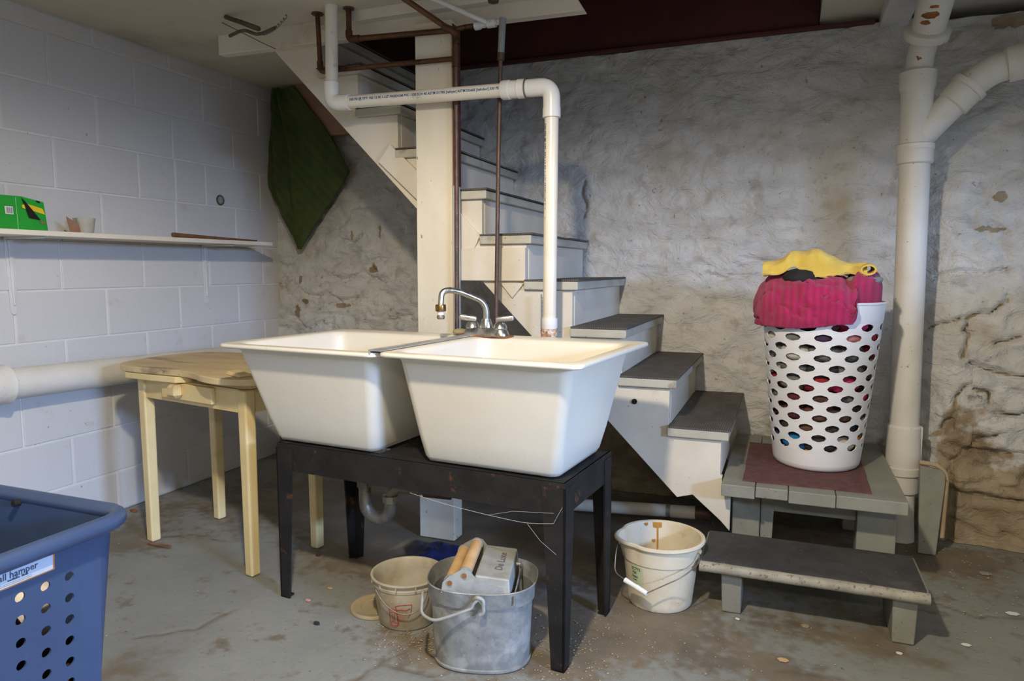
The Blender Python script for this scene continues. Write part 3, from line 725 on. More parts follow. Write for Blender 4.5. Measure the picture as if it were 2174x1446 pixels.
MB().lathe([(.001,0),(.0165,0),(.0175,.004),(.0175,.018),(.0165,.022),(.001,.022)], (-1.049,2.062,.942), 20).build('hose_adapter', M_brass, FA, smooth=40)
MB().lathe([(.001,0),(.011,0),(.0115,.012),(.001,.012)], (-1.049,2.062,.930), 18).build('white_washer', M_pvc_new, FA, smooth=40)
MB().lathe([(.001,0),(.010,0),(.013,.003),(.013,.010),(.011,.014),(.001,.014)], (-1.049,2.062,.916), 18).build('aerator', M_dullchrome, FA, smooth=40)
for (dx, ang, lab) in ((-.052, 200, 0), (.052, 15, 1)):
    cx = -.932 + c_*dx; cy = 2.165 + s_*dx
    MB().lathe([(.022,0),(.024,.004),(.021,.014),(.015,.022),(.001,.022)], (cx, cy, .880), 18).build('handle_skirt', M_chrome, FA, smooth=40)
    h = MB(); a = R(ang)
    h.obox((cx+.016*math.cos(a), cy+.016*math.sin(a), .915), (.030*math.cos(a), .030*math.sin(a), .004), (-.011*math.sin(a), .011*math.cos(a), 0), (0,0,.0095))
    h.build('handle', M_chrome, FA, bevel=.005, seg=3, smooth=40)
solo('soap_nub', MB().lathe([(.001,0),(.024,.001),(.027,.006),(.022,.014),(.010,.018),(.001,.018)], (-1.045, 2.20, .857), 18), M_lid,
     'brown soap stub on the back ledge left of the faucet', 'soap', (-1.045, 2.20, .857), smooth=60)

# ------------------------------------------------------------------ pipes
PV = thing('pvc_drain_pipe', 'white plastic drain pipe with blue printing running from the ceiling to the tubs', 'pipe', (-.785, 2.39, .84), world_coords=True)
r = .0242; yp = 2.39
MB().tube([(-1.672,yp,2.09),(-1.680,yp,1.765)], r, 24).build('pipe', M_pvc, PV, smooth=40)
elb = fillet([(-1.680,yp,1.80),(-1.681,yp,1.722),(-1.60,yp,1.7205)], .055, 8)
MB().tube([tuple(p) for p in elb], .030, 24).build('elbow', M_pvc_new, PV, smooth=60)
hp = MB().tube([(-1.63,yp,1.721),(-.90,yp,1.707)], r, 24).build('pipe', M_pvc, PV, smooth=40)
elb = fillet([(-.875,yp,1.7065),(-.781,yp,1.7050),(-.7795,yp,1.622)], .075, 10)
MB().tube([tuple(p) for p in elb], .030, 24).build('elbow', M_pvc_new, PV, smooth=60)
MB().lathe([(.001,0),(.0315,0),(.0325,.004),(.0325,.022),(.0295,.026),(.0295,.05),(.0325,.054),(.0325,.074),(.0315,.078),(.001,.078)], n=24)
cpl = MB().tube([(-.965,yp,1.7083),(-.960,yp,1.7082),(-.935,yp,1.7078),(-.932,yp,1.7077),(-.905,yp,1.707),(-.902,yp,1.707),(-.872,yp,1.7066)], [.031,.0335,.0335,.0305,.0305,.0335,.0325], 24)
cpl.build('coupling', M_pvc_new, PV, smooth=30)
MB().tube([(-.875,yp,1.7066),(-.870,yp,1.7065)], .0340, 24).build('joint_ring', M_wire, PV, smooth=40)
MB().tube([(-.780,yp,1.632),(-.780,yp,1.600)], .0315, 24).build('elbow_socket', M_pvc_new, PV, smooth=40)
vp = MB().tube([(-.7795,yp,1.63),(-.784,yp,.88)], r, 24).build('pipe', M_pvc, PV, smooth=40)
MB().tube([(-.784,yp,.905),(-.784,yp,.872),(-.784,yp,.866)], [.029,.029,.026], 24).build('socket', M_pvc_new, PV, smooth=30)
MB().tube([(-.7845,yp,.868),(-.785,yp,.835),(-.785,yp,.60)], [.0295,.0295,.024], 24).build('rusty_adapter', mat('rusty_white_fitting', (226,216,200), (196,150,110), 60, .5, speck=[((120,66,36), 70, .58)]), PV, smooth=30)
def pipe_text(txt, size, p0, p1, ang, mname, parent, rad, length=None, up=True):
    V2, F2 = text_mesh(txt, size, 'LEFT', 0.0004)
    w = max(v[0] for v in V2); sc = (length/w) if length else 1
    p0 = Vector(p0); p1 = Vector(p1); t = (p1-p0).normalized()
    n0 = Vector((0,-1,0)); b0 = t.cross(n0) if up else n0.cross(t)
    if up and b0.z < 0: b0 = -b0
    mb = MB(); vv = []
    for (x, y) in V2:
        a = ang + y/rad
        vv.append(p0 + t*(x*sc) + (n0*math.cos(a) + b0*math.sin(a))*(rad + .0006))
    mb.add(vv, F2); return mb.build('printing', mname, parent)
pipe_text('330 PSI @ 73\u00b0F  F62 12 90 1-1/2" FREEDOM PVC 1120 SCH 40 ASTM D1785 [nsf-pw] ASTM D2665 [nsf-dwv] 330 PSI', .0125, (-1.585,yp,1.7202), (-.96,yp,1.7082), R(6), M_print, PV, r, .62)
def vtext(txt, size, x, z0, z1, ang):
    V2, F2 = text_mesh(txt, size, 'LEFT', 0.0002); w = max(v[0] for v in V2); sc = (z0-z1)/w
    vv = []
    for (tx_, ty) in V2:
        a = ang + ty/r
        vv.append((x + (r+.0006)*math.sin(a), yp - (r+.0006)*math.cos(a), z0 - tx_*sc))
    return MB().add(vv, F2).build('printing', M_print_dark, PV)
vtext('330 PSI @ 73F  F62 12 90 1-1/2" FREEDOM PVC 1120 SCH 40 ASTM D1785 nsf-pw ASTM D2665 nsf-dwv', .0095, -.7805, 1.58, .93, R(-62+21))
# perforated hanger strap beside it
hs = MB()
for i in range(9):
    z1 = .985 - i*.0165
    hs.box(-.857, -.852, 2.505, 2.507, z1-.0165, z1).box(-.846, -.841, 2.505, 2.507, z1-.0165, z1).box(-.852, -.846, 2.505, 2.507, z1-.0165, z1-.010)
solo('hanger_strap', hs, M_greypipe, 'thin perforated metal hanger strap beside the vertical drain pipe', 'strap', (-.849, 2.506, .84))

def pipes(name, label, cat, base, runs):
    T = thing(name, label, cat, base, world_coords=True)
    for (nm, pts, rad, m) in runs:
        MB().tube([tuple(p) for p in pts], rad, 14).build(nm, m, T, smooth=50)
    return T
yc = 2.435
pipes('copper_pipe', 'brown copper pipe whose lower branch turns under the drain and drops beside the post', 'pipe', (-1.168, yc, .84), [
    ('pipe', fillet([(-1.770,yc,2.09),(-1.762,yc,1.862),(-1.171,yc,1.850)], .035), .0095, M_copper),
    ('flange', [(-1.770,yc,2.085),(-1.770,yc,2.080)], .024, M_copper2),
    ('elbow', fillet([(-1.764,yc,1.90),(-1.762,yc,1.862),(-1.71,yc,1.861)], .035), .0122, M_copper),
    ('tee', [(-1.166,yc,1.885),(-1.166,yc,1.82)], .0142, M_copper),
    ('riser', [(-1.1655,yc,1.945),(-1.166,yc,1.55),(-1.171,yc,.80)], .0090, M_copper2),
    ('top_elbow', fillet([(-1.21,2.41,1.962),(-1.166,yc,1.944),(-1.166,yc,1.90)], .03), .0135, M_copper),
    ('feed', [(-1.375,2.33,2.085),(-1.19,2.418,1.955)], .0105, M_copper)])
pipes('copper_pipe', 'brown copper pipe crossing the post top to a valve and dropping behind the faucet', 'pipe', (-1.005, yc, .86), [
    ('pipe', fillet([(-1.621,2.43,2.09),(-1.622,2.43,1.968),(-1.186,2.43,1.950)], .035), .0105, M_copper),
    ('flange', [(-1.621,2.43,2.085),(-1.621,2.43,2.080)], .022, M_copper2),
    ('elbow', fillet([(-1.622,2.43,2.0),(-1.622,2.43,1.968),(-1.575,2.43,1.966)], .03), .0135, M_copper),
    ('crossover', [(-1.186,2.432,1.950),(-1.13,2.45,1.962),(-1.09,2.45,1.962)], .0095, M_copper),
    ('valve', [(-1.095,2.45,1.962),(-1.075,2.45,1.962),(-1.070,2.45,1.962),(-1.05,2.45,1.962)], [.016,.016,.012,.012], M_white_metal),
    ('valve', [(-1.045,2.45,1.963),(-1.012,2.45,1.963)], .016, M_white_metal),
    ('crossover', [(-1.06,2.45,1.962),(-.985,2.445,1.962)], .010, M_white_metal),
    ('sleeve', [(-.983,2.443,1.972),(-.987,yc,1.845)], .0125, M_greypipe),
    ('nut', [(-.987,yc,1.85),(-.988,yc,1.825)], .0135, M_copper2),
    ('riser', [(-.988,yc,1.84),(-.996,yc,1.55),(-1.009,yc,.86),(-1.009,yc,.62)], .0076, M_copper2)])
solo('conduit', MB().tube([(-1.29,2.33,2.075),(-1.045,2.44,1.965)], .009, 12), M_white_metal,
     'thin white conduit slanting down from the ceiling to the pipe valve', 'conduit', (-1.17, 2.38, 1.965), smooth=50)
solo('ceiling_hook', MB().lathe([(.001,-.07),(.018,-.066),(.022,-.052),(.012,-.036),(.015,-.022),(.011,0),(.001,0)], (-.985, 2.36, CEIL-.02), 12).tube([(-.985,2.36,CEIL-.025),(-.985,2.36,CEIL)], .006, 8), M_copper2,
     'small dark metal fitting hanging from the ceiling edge near the valve', 'hook', (-.985, 2.36, CEIL-.09), smooth=50)

SS = thing('soil_stack', 'white painted cast-iron soil stack with branch, right of the hamper', 'pipe', (.45, 3.12, 0), world_coords=True)
yz = 3.12
MB().tube([(.462,yz,0),(.460,yz,.10),(.458,yz,.20)], [.050,.046,.046], 20).build('foot_pipe', M_iron_white, SS, smooth=50)
MB().tube([(.457,yz,.195),(.457,yz,.20),(.456,yz,.262),(.456,yz,.268)], [.050,.058,.060,.060], 24).build('lower_hub', M_iron_white, SS, smooth=30)
MB().tube([(.456,yz,.268),(.456,yz,.272),(.455,yz,.300),(.455,yz,.306)], [.062,.069,.069,.062], 24).build('flange', M_iron_white, SS, smooth=30)
MB().tube([(.455,yz,.30),(.452,yz,.46),(.452,yz,.468)], [.0635,.0615,.056], 28).build('sleeve', M_iron_white, SS, smooth=30)
MB().box(.508, .516, 3.10, 3.125, .33, .465).build('sleeve_seam', M_iron_white, SS, bevel=.002)
MB().tube([(.452,yz,.46),(.437,yz,1.51)], .0535, 28).build('pipe', M_iron_white, SS, smooth=50)
MB().tube([(.438,yz,1.475),(.438,yz,1.48),(.437,yz,1.525),(.437,yz,1.530),(.437,yz,1.548),(.437,yz,1.552)], [.056,.0625,.0625,.0655,.0655,.058], 28).build('hub', M_iron_white, SS, smooth=30)
MB().tube([(.437,yz,1.54),(.436,yz,1.60),(.434,yz,1.74),(.433,yz,1.755)], [.057,.057,.056,.060], 28).build('wye_body', M_iron_white, SS, smooth=40)
MB().tube([(.433,yz,1.745),(.433,yz,1.76),(.432,yz,1.815),(.432,yz,1.822)], [.0585,.062,.065,.058], 28).build('hub', M_iron_white, SS, smooth=30)
d = Vector((.165,-.02,.185)).normalized(); b0 = Vector((.445,yz,1.575))
MB().tube([tuple(b0), tuple(b0+d*.19)], .0525, 28).build('branch', M_iron_white, SS, smooth=40)
MB().tube([tuple(b0+d*.150), tuple(b0+d*.155), tuple(b0+d*.215), tuple(b0+d*.218), tuple(b0+d*.238), tuple(b0+d*.240)], [.054,.060,.061,.066,.066,.055], 28).build('branch_hub', M_iron_white, SS, smooth=30)
e0 = b0+d*.235
el = fillet([tuple(e0), (.665,3.098,1.800), (.90,3.05,1.835)], .11, 8)
MB().tube([tuple(p) for p in el], .0525, 28).build('branch_elbow', M_iron_white, SS, smooth=60)
MB().tube([(.706,3.090,1.808),(.710,3.089,1.809),(.762,3.079,1.816),(.766,3.078,1.817)], [.054,.063,.063,.055], 28).build('branch_hub', M_iron_white, SS, smooth=30)
MB().tube([(.778,3.075,1.819),(.782,3.074,1.82),(.92,3.045,1.84)], [.054,.064,.064], 28).build('branch_hub', M_iron_white, SS, smooth=30)
MB().tube([(.432,yz,1.81),(.437,3.115,1.875),(.445,3.085,1.935)], .0475, 28).build('pipe', M_iron_white, SS, smooth=60)
ud = Vector((.10,-.66,.74)).normalized(); u0 = Vector((.445,3.092,1.925))
MB().tube([tuple(u0), tuple(u0+ud*.012), tuple(u0+ud*.040), tuple(u0+ud*.046)], [.054,.077,.077,.066], 28).build('offset_hub', M_iron_white, SS, smooth=30)
MB().tube([tuple(u0+ud*.03), tuple(u0+ud*.26)], .0575, 28).build('offset_pipe', M_iron_white, SS, smooth=50)
def stain_patch(P, seed):
    # P(a, b): surface point for patch coordinates in [-1, 1]; an irregular blotch that follows the pipe
    vv = [P(0, 0)]; ff = []
    for j in range(1, 5):
        for k in range(18):
            a = 2*math.pi*k/18; q = (1 + .45*n1(3*math.cos(a)+seed, 3*math.sin(a)+seed, 66))*j/4
            vv.append(P(math.cos(a)*q, math.sin(a)*q))
    ff += [(0, 1+k, 1+(k+1) % 18) for k in range(18)]
    for j in range(3): ff += [(1+j*18+k, 1+(j+1)*18+k, 1+(j+1)*18+(k+1) % 18, 1+j*18+(k+1) % 18) for k in range(18)]
    MB().add(vv, ff).build('rust_stain', M_rust, SS, smooth=60)
for (t, off, sz) in ((.088, -.006, (.018,.008)), (.116, .004, (.028,.013)), (.146, .008, (.016,.005))):
    cpt = u0 + ud*t; n = Vector((-.35,-.72,-.60)); n = (n - ud*n.dot(ud)).normalized(); sd = ud.cross(n)
    def P(a, b, cpt=cpt, off=off, sz=sz, n=n, sd=sd):
        aa = (off + sz[0]*a)/.0575
        return cpt + ud*(sz[1]*b + .3*sz[1]*a) + (n*math.cos(aa) + sd*math.sin(aa))*.0581
    stain_patch(P, t*100)
def P(a, b):
    aa = R(-8) + .26*a; return (.4345 + .0482*math.sin(aa), 3.118 - .0482*math.cos(aa), 1.868 + .020*b)
stain_patch(P, 3.3)

# pipe along the block wall
WP = thing('wall_pipe', 'large white painted horizontal pipe low on the block wall behind the yellow table', 'pipe', (-2.66, 2.4, .56), world_coords=True)
MB().tube([(-2.672,.3,.663),(-2.672,1.76,.655),(-2.672,3.30,.612)], .0585, 28).build('pipe', M_iron_white, WP, smooth=50)
MB().tube([(-2.672,1.30,.6575),(-2.672,1.64,.6562),(-2.672,1.70,.656),(-2.672,1.722,.6555),(-2.672,1.728,.6555)], [.068,.068,.070,.075,.062], 28).build('hub', M_iron_white, WP, smooth=30)
LP = thing('floor_pipe', 'white pipe lying under the stairs behind the white pail', 'pipe', (-.8, 2.85, .04), world_coords=True)
MB().tube([(-1.6,2.85,.055),(-.827,2.85,.070),(-.417,2.85,.094),(-.30,2.85,.100)], .026, 20).build('pipe', M_iron_white, LP, smooth=50)
MB().tube([(-.425,2.85,.094),(-.409,2.85,.095)], .0275, 20).build('strap', M_greypipe, LP, smooth=40)
MB().tube([(-.31,2.85,.0995),(-.25,2.85,.102)], .029, 20).build('rusty_end', M_copper2, LP, smooth=40)

# leaning board beside the stack
LB = thing('leaning_board', 'short grey board with rounded corner leaning on the wall right of the soil stack', 'board', (.56, 3.09, 0), world_coords=True)
pts = [(.516,0),(.578,0),(.600,.28)] + [(.575+.025*math.cos(R(a)), .305+.025*math.sin(R(a))) for a in (0,30,60,90)] + [(.512,.338)]
lbm = MB().prism([(x*.975, z*.98) for (x, z) in pts], 2.985, 3.006, 'y'); lbm.v = [(x, y + .10*z, z) for (x, y, z) in lbm.v]
lbm.build('board', M_grey_wood, LB, bevel=.003)
MB().tube([tuple(p) for p in fillet([(.500,3.045,.339),(.565,3.045,.334),(.594,3.04,.300),(.586,3.022,.06)], .03)], .009, 10).build('edge_strip', M_stone_bare, LB, smooth=50)

# ------------------------------------------------------------------ shelf and what lies on it
SH = thing('wall_shelf', 'white wall shelf on two metal brackets on the block wall', 'shelf', (-2.65, 2.3, 1.2), world_coords=True)
MB().box(XL+.002, -2.537, .9, 3.05, 1.200, 1.219).build('board', M_white_wood, SH, bevel=.002)
for yb_ in (1.83, 2.797):
    k = MB().prism([(yb_-.020,1.199),(yb_-.013,.925)] + [(yb_+.012*math.cos(R(a_)), .918+.014*math.sin(R(a_))) for a_ in (200,230,270,310,340)] + [(yb_+.013,.925),(yb_+.018,1.199)], XL+.001, XL+.005, 'x').build('bracket', M_white_metal, SH, bevel=.001)
    MB().prism([(yb_-.010,1.190),(yb_-.003,.940),(yb_+.003,.940),(yb_+.008,1.190)], XL+.005, XL+.012, 'x').build('bracket_rib', M_white_metal, k, bevel=.002)
    MB().box(XL+.001, -2.575, yb_-.014, yb_+.014, 1.192, 1.1995).build('bracket_arm', M_white_metal, k, bevel=.001)
# green box
GB = thing('cardboard_box', 'torn green cardboard box with a yellow stripe on the shelf', 'box', (-2.63, 1.72, 1.219), world_coords=True)
z0 = 1.2195
gbx = MB().add([(-2.70,1.50,z0),(-2.585,1.50,z0),(-2.600,1.875,z0),(-2.715,1.875,z0),
                (-2.70,1.50,z0+.118),(-2.590,1.50,z0+.118),(-2.600,1.78,z0+.122),(-2.606,1.868,z0+.108),(-2.71,1.868,z0+.112),(-2.705,1.78,z0+.124)],
               [(0,3,2,1),(0,1,5,4),(1,2,7,6,5),(2,3,8,7),(3,0,4,9,8),(4,5,6,9),(6,7,8,9)])
gbx.build('carton', M_green_box, GB)
def gp(y, z):      # a point on the carton's long front face
    t = (y-1.50)/.375
    return (-2.585 - .015*t + .0012, y, z0 + z)
def gpoly(nm, pts, m, lift=0): 
    return MB().add([(p[0]+lift, p[1], p[2]) for p in (gp(*q) for q in pts)], [tuple(range(len(pts)))]).build(nm, m, GB)
gpoly('stripe', [(1.778,.090),(1.797,.097),(1.857,.083),(1.866,.061),(1.819,.072),(1.780,.080)], M_yellow_ink)
gpoly('torn_opening', [(1.777,.118),(1.792,.104),(1.815,.078),(1.847,.040),(1.819,.043),(1.802,.046),(1.788,.090)], M_black, .0008)
gpoly('torn_flap', [(1.840,.040),(1.866,.032),(1.850,.024)], M_cardboard, .0009)
gpoly('barcode', [(1.715,.082),(1.745,.082),(1.746,.054),(1.717,.054)], M_paper)
for i in range(7):
    y = 1.7195 + i*.0036; gpoly('barcode_bar', [(y,.079),(y+.0018+.0008*(i % 2),.079),(y+.0018+.0008*(i % 2),.057),(y,.057)], M_paper_grey, .0004)
gpoly('fold_line', [(1.7555,.116),(1.7575,.116),(1.7605,.001),(1.7585,.001)], mat('pale_green_ink', (150,214,150), rough=.6))
gpoly('slot', [(1.832,.112),(1.848,.1095),(1.848,.103),(1.836,.106)], M_black, .0008)
# plastic cup and rod
CU = thing('plastic_cup', 'broken clear plastic cup on the shelf beside the green box', 'cup', (-2.64, 2.055, 1.2195), world_coords=True)
mt = mat('clear_dusty_plastic', (206,202,190), (190,184,170), 20, .35); mt.node_tree.nodes['Principled BSDF'].inputs['Alpha'].default_value = .62
MB().lathe([(.001,.002),(.032,.002),(.036,.030),(.039,.052),(.042,.062),(.041,.0625),(.037,.052),(.034,.030),(.030,.004),(.001,.004)], (-2.64,2.055,1.2195), 28, fr=lambda a, z: 1 - (.30*math.exp(-((a-4.4)/.35)**2) if z > .02 else 0)).build('cup_wall', mt, CU, smooth=50)
MB().add([(-2.628,1.985,1.2205),(-2.622,2.025,1.2205),(-2.622,2.018,1.258),(-2.628,1.972,1.282),(-2.630,1.985,1.2205),(-2.624,2.025,1.2205),(-2.624,2.018,1.258),(-2.630,1.972,1.282)],
         [(0,1,2,3),(7,6,5,4),(0,3,7,4),(1,5,6,2),(3,2,6,7),(0,4,5,1)]).build('broken_shard', M_cardboard, CU)
solo('wood_rod', MB().tube([(-2.56,2.42,1.2305),(-2.585,2.72,1.227),(-2.60,3.0,1.2245)], [.0105,.0075,.005], 14), M_rod,
     'brown tapered wooden rod lying on the shelf', 'rod', (-2.58, 2.7, 1.2195), smooth=50)

# green carpet hung in the corner
rowsL = [(2.065,-2.675,-2.545),(1.95,-2.70,-2.45),(1.85,-2.715,-2.365),(1.746,-2.73,-2.298),(1.603,-2.745,-2.215),(1.543,-2.745,-2.245),(1.361,-2.655,-2.395),(1.25,-2.585,-2.485),(1.188,-2.548,-2.532)]
def lrz(z):
    for (a, b_) in zip(rowsL[:-1], rowsL[1:]):
        if a[0] >= z >= b_[0]:
            t = (a[0]-z)/(a[0]-b_[0]); return a[1]+(b_[1]-a[1])*t, a[2]+(b_[2]-a[2])*t
    return rowsL[-1][1:]
def Fg(u, v, off=0):
    z = 2.065 - .877*v; l, r_ = lrz(z); x = l + (r_-l)*u
    fold = .040*math.exp(-((u-.10-.05*v)/.05)**2) - .020*math.exp(-((u-.20-.08*v)/.05)**2) + .034*math.exp(-((u-.30-.10*v)/.05)**2) - .014*math.exp(-((u-.42-.1*v)/.06)**2)
    y = 3.275 - fold*(1-.6*v) + .012*n1(x*5, z*5, 71) + off
    return (x + .006*n1(z*14, u*2, 72), y, z - .012*(1-u)*0)
gc = MB().grid(lambda u, v: Fg(u, v), 44, 60)
nn = len(gc.v); g2 = MB().grid(lambda u, v: Fg(u, v, .010), 44, 60)
gc.v += g2.v; gc.f += [tuple(i+nn for i in f[::-1]) for f in g2.f]
edge = [i for i in range(44)] + [j*44+43 for j in range(1, 60)] + [59*44+i for i in range(42, -1, -1)] + [j*44 for j in range(58, 0, -1)]
gc.f += [(edge[i], edge[(i+1) % len(edge)], edge[(i+1) % len(edge)]+nn, edge[i]+nn) for i in range(len(edge))]
solo('carpet_scrap', gc, M_green_carpet, 'dark green carpet scrap hanging in the corner under the stairs', 'carpet', (-2.5, 3.29, 1.188), smooth=60)

# ------------------------------------------------------------------ yellow vanity table
YT = thing('side_table', 'pale yellow painted wooden vanity table beside the laundry tubs', 'table', (-2.0, 2.12, 0), world_coords=True)
ctrl = [(-2.47,2.16),(-2.44,2.03),(-2.36,1.965),(-2.20,1.945),(-2.04,1.935),(-1.95,1.905),(-1.87,1.862),(-1.78,1.838),(-1.70,1.842),(-1.645,1.875),(-1.618,1.96),(-1.615,2.08),(-1.64,2.20),(-1.73,2.33),(-1.95,2.42),(-2.20,2.455),(-2.38,2.43),(-2.46,2.31)]
def catmull(P, n=5):
    out = []; m = len(P)
    for i in range(m):
        p0, p1, p2, p3 = (Vector(P[(i+k-1) % m]) for k in range(4))
        for k in range(n):
            t = k/n
            out.append(tuple(.5*((2*p1) + (-p0+p2)*t + (2*p0-5*p1+4*p2-p3)*t*t + (-p0+3*p1-3*p2+p3)*t**3)))
    return out
MB().prism(catmull(ctrl), .689, .712, 'z').build('table_top', M_yellow_top, YT, bevel=.003)
sw = [(-2.46,2.16),(-2.43,2.03),(-2.35,1.962),(-2.20,1.942),(-2.07,1.932),(-2.045,1.945),(-2.03,1.97),(-2.02,2.3),(-2.20,2.44),(-2.37,2.42),(-2.45,2.30)]
MB().prism(sw, .664, .687, 'z').build('swing_leaf', M_yellow, YT, bevel=.003)
ta = R(-10.9); tc_, ts_ = math.cos(ta), math.sin(ta)
def tb(x, y, z): return (-1.998 + tc_*x - ts_*y, 2.120 + ts_*x + tc_*y, z)
def tbox(x0, x1, y0, y1, z0, z1, tap=0):
    return MB().hexa([tb(x0+tap,y0+tap,z0), tb(x1-tap,y0+tap,z0), tb(x1-tap,y1-tap,z0), tb(x0+tap,y1-tap,z0)],
                     [tb(x0,y0,z1), tb(x1,y0,z1), tb(x1,y1,z1), tb(x0,y1,z1)])
for (x0, y0) in ((-.303,-.15),(.303,-.15),(-.303,.15),(.303,.15)):
    tbox(x0-.022, x0+.022, y0-.022, y0+.022, 0, .664, .003).build('leg', M_yellow, YT, bevel=.006, seg=2)
tbox(-.29, .29, -.163, -.148, .583, .664).build('apron', M_yellow, YT)
tbox(-.29, .29, .148, .163, .583, .664).build('apron', M_yellow, YT)
tbox(-.318, -.303, -.13, .13, .583, .664).build('apron', M_yellow, YT); tbox(.303, .318, -.13, .13, .583, .664).build('apron', M_yellow, YT)
dr = tbox(-.15, .15, -.180, -.163, .600, .660).build('drawer', M_yellow, YT, bevel=.002)
tbox(-.065, -.010, -.216, -.180, .612, .659).build('drawer_knob', M_yellow, dr, bevel=.010, seg=1)
solo('wood_offcut', MB().hexa([tb(.22,-.17,.7125),tb(.32,-.19,.7125),tb(.33,-.14,.7125),tb(.23,-.12,.7125)],[tb(.225,-.165,.727),tb(.32,-.185,.722),tb(.325,-.145,.722),tb(.235,-.125,.727)]), M_yellow,
     'small cream piece lying on the yellow table beside the tub', 'wood piece', tb(.27,-.15,.7125), bevel=.004)

# ------------------------------------------------------------------ perforated baskets
def perforate(S, u0, u1, nu, v_rows, hole, stagger, seg=14, thick=.0035, sub=1):
    """S(u,v,d) -> point on wall (d = depth inwards). Staggered/regular elliptical holes; hole=(fu,fv) fraction of cell."""
    mb = MB(); du = (u1-u0)/nu
    for j in range(len(v_rows)-1):
        va, vb = v_rows[j], v_rows[j+1]; sh = .5*du if (stagger and j % 2) else 0
        for i in range(nu):
            ua = u0 + i*du + sh; ub = ua + du
            cu, cv = (ua+ub)/2, (va+vb)/2; hu, hv = hole[0]*du/2, hole[1]*(vb-va)/2
            angs = sorted([2*math.pi*k/seg for k in range(seg)] + [math.atan2(sv*(vb-va), su*du) % (2*math.pi) for su in (-1,1) for sv in (-1,1)])
            n = len(angs); O = []; I = []
            for a in angs:
                ca, sa = math.cos(a), math.sin(a)
                t = min((du/2)/abs(ca) if abs(ca) > 1e-9 else 9e9, ((vb-va)/2)/abs(sa) if abs(sa) > 1e-9 else 9e9)
                O.append((cu+ca*t, cv+sa*t))
                # ellipse point in the same direction
                k = 1/math.sqrt((ca/hu)**2 + (sa/hv)**2); I.append((cu+ca*k, cv+sa*k))
            vv = [S(p[0], p[1], 0) for p in O] + [S(p[0], p[1], 0) for p in I] + [S(p[0], p[1], thick) for p in O] + [S(p[0], p[1], thick) for p in I]
            ff = []
            for k in range(n):
                k2 = (k+1) % n
                ff += [(k, k2, n+k2, n+k), (n+k, n+k2, 3*n+k2, 3*n+k), (2*n+k2, 2*n+k, 3*n+k, 3*n+k2)]
            mb.add(vv, ff)
    return mb
def mesh_raw(mb, name, m, parent, smooth=45):
    off = WORLD.get(parent.name, (0,0,0))
    me = bpy.data.meshes.new(name); me.from_pydata([(a-off[0], b_-off[1], c-off[2]) for (a, b_, c) in mb.v], [], mb.f)
    bm = bmesh.new(); bm.from_mesh(me); bmesh.ops.remove_doubles(bm, verts=bm.verts, dist=2e-5); bm.to_mesh(me); bm.free()
    me.materials.append(m)
    me.polygons.foreach_set('use_smooth', [True]*len(me.polygons)); me.set_sharp_from_angle(angle=R(smooth))
    o = bpy.data.objects.new(name, me); COL.objects.link(o); o.parent = parent
    WORLD[o.name] = off; return o

# white oval hamper
HC = (.125, 2.868); HZ = .352
HA = thing('laundry_hamper', 'white perforated plastic hamper overflowing with laundry on the platform', 'hamper', (HC[0], HC[1], HZ), world_coords=True)
def hr(z):
    t = (z-HZ)/.61
    return .150 + .062*t**.9, .168 + .040*t**.9
def HS(u, v, d):
    rx, ry = hr(v); return (HC[0] + (rx-d)*math.cos(u), HC[1] + (ry-d)*math.sin(u), v)
rowz = [.425 + .0360*j for j in range(14)]
hpf = perforate(HS, 0, 2*math.pi, 12, rowz, (.58, .74), True)
def hband(zs, close_bottom=False):
    mb = MB(); n = 72
    for d_ in (0, .0035):
        vv = [HS(2*math.pi*k/n, z, d_) for z in zs for k in range(n)]
        mb.add(vv, [(i*n+k, i*n+(k+1) % n, (i+1)*n+(k+1) % n, (i+1)*n+k) for i in range(len(zs)-1) for k in range(n)])
    return mb
mesh_raw(hpf, 'perforated_wall', M_white_plastic, HA, 40)
bnd = hband([HZ+.022, .39, .425])
n = 72
prof = [(1.0,.022),(.985,.012),(.95,.004),(.90,0)]
vv = []
for (q, dz) in prof:
    rx, ry = hr(HZ+.02); vv += [(HC[0]+rx*q*math.cos(2*math.pi*k/n), HC[1]+ry*q*math.sin(2*math.pi*k/n), HZ+dz) for k in range(n)]
bnd.add(vv, [(i*n+k, i*n+(k+1) % n, (i+1)*n+(k+1) % n, (i+1)*n+k) for i in range(3) for k in range(n)] + [tuple(3*n+k for k in range(n))])
bnd.build('base', M_white_plastic, HA, smooth=40)
zt_ = rowz[-1]
bt_ = hband([zt_, .915, .945, .958]); rim = []
for k in range(48):
    p = HS(2*math.pi*k/48, .958, .001); rim.append(p)
bt_.tube(rim, .005, 8, closed=True)
bt_.build('rim_band', M_white_plastic, HA, smooth=45)

# laundry inside the hamper, each bundle its own garment
GCOL = {'grey': ((116,118,116),(92,94,94)), 'white': ((212,206,196),(190,182,170)), 'dark green': ((44,62,58),(34,48,46)), 'purple': ((66,46,76),(54,38,62)),
        'maroon': ((96,36,46),(76,28,38)), 'black patterned': ((34,34,38),(120,118,116)), 'charcoal': ((50,50,54),(40,40,44)), 'red': ((150,34,44),(122,26,36)),
        'pink floral': ((190,120,116),(150,92,90)), 'brown floral': ((104,72,58),(60,40,34)), 'bright blue': ((34,120,178),(26,100,154)), 'orange': ((222,160,70),(206,142,56)),
        'cream': ((220,208,192),(200,186,168)), 'magenta': ((188,40,100),(160,30,84)), 'navy': ((40,50,78),(32,40,64)), 'wine': ((84,40,50),(66,30,40))}
GM = {k: mat('cloth_' + k.replace(' ', '_'), v[0], v[1], 26 if ('pattern' in k or 'floral' in k) else 8, .9, bump=.5, bscale=120) for k, v in GCOL.items()}
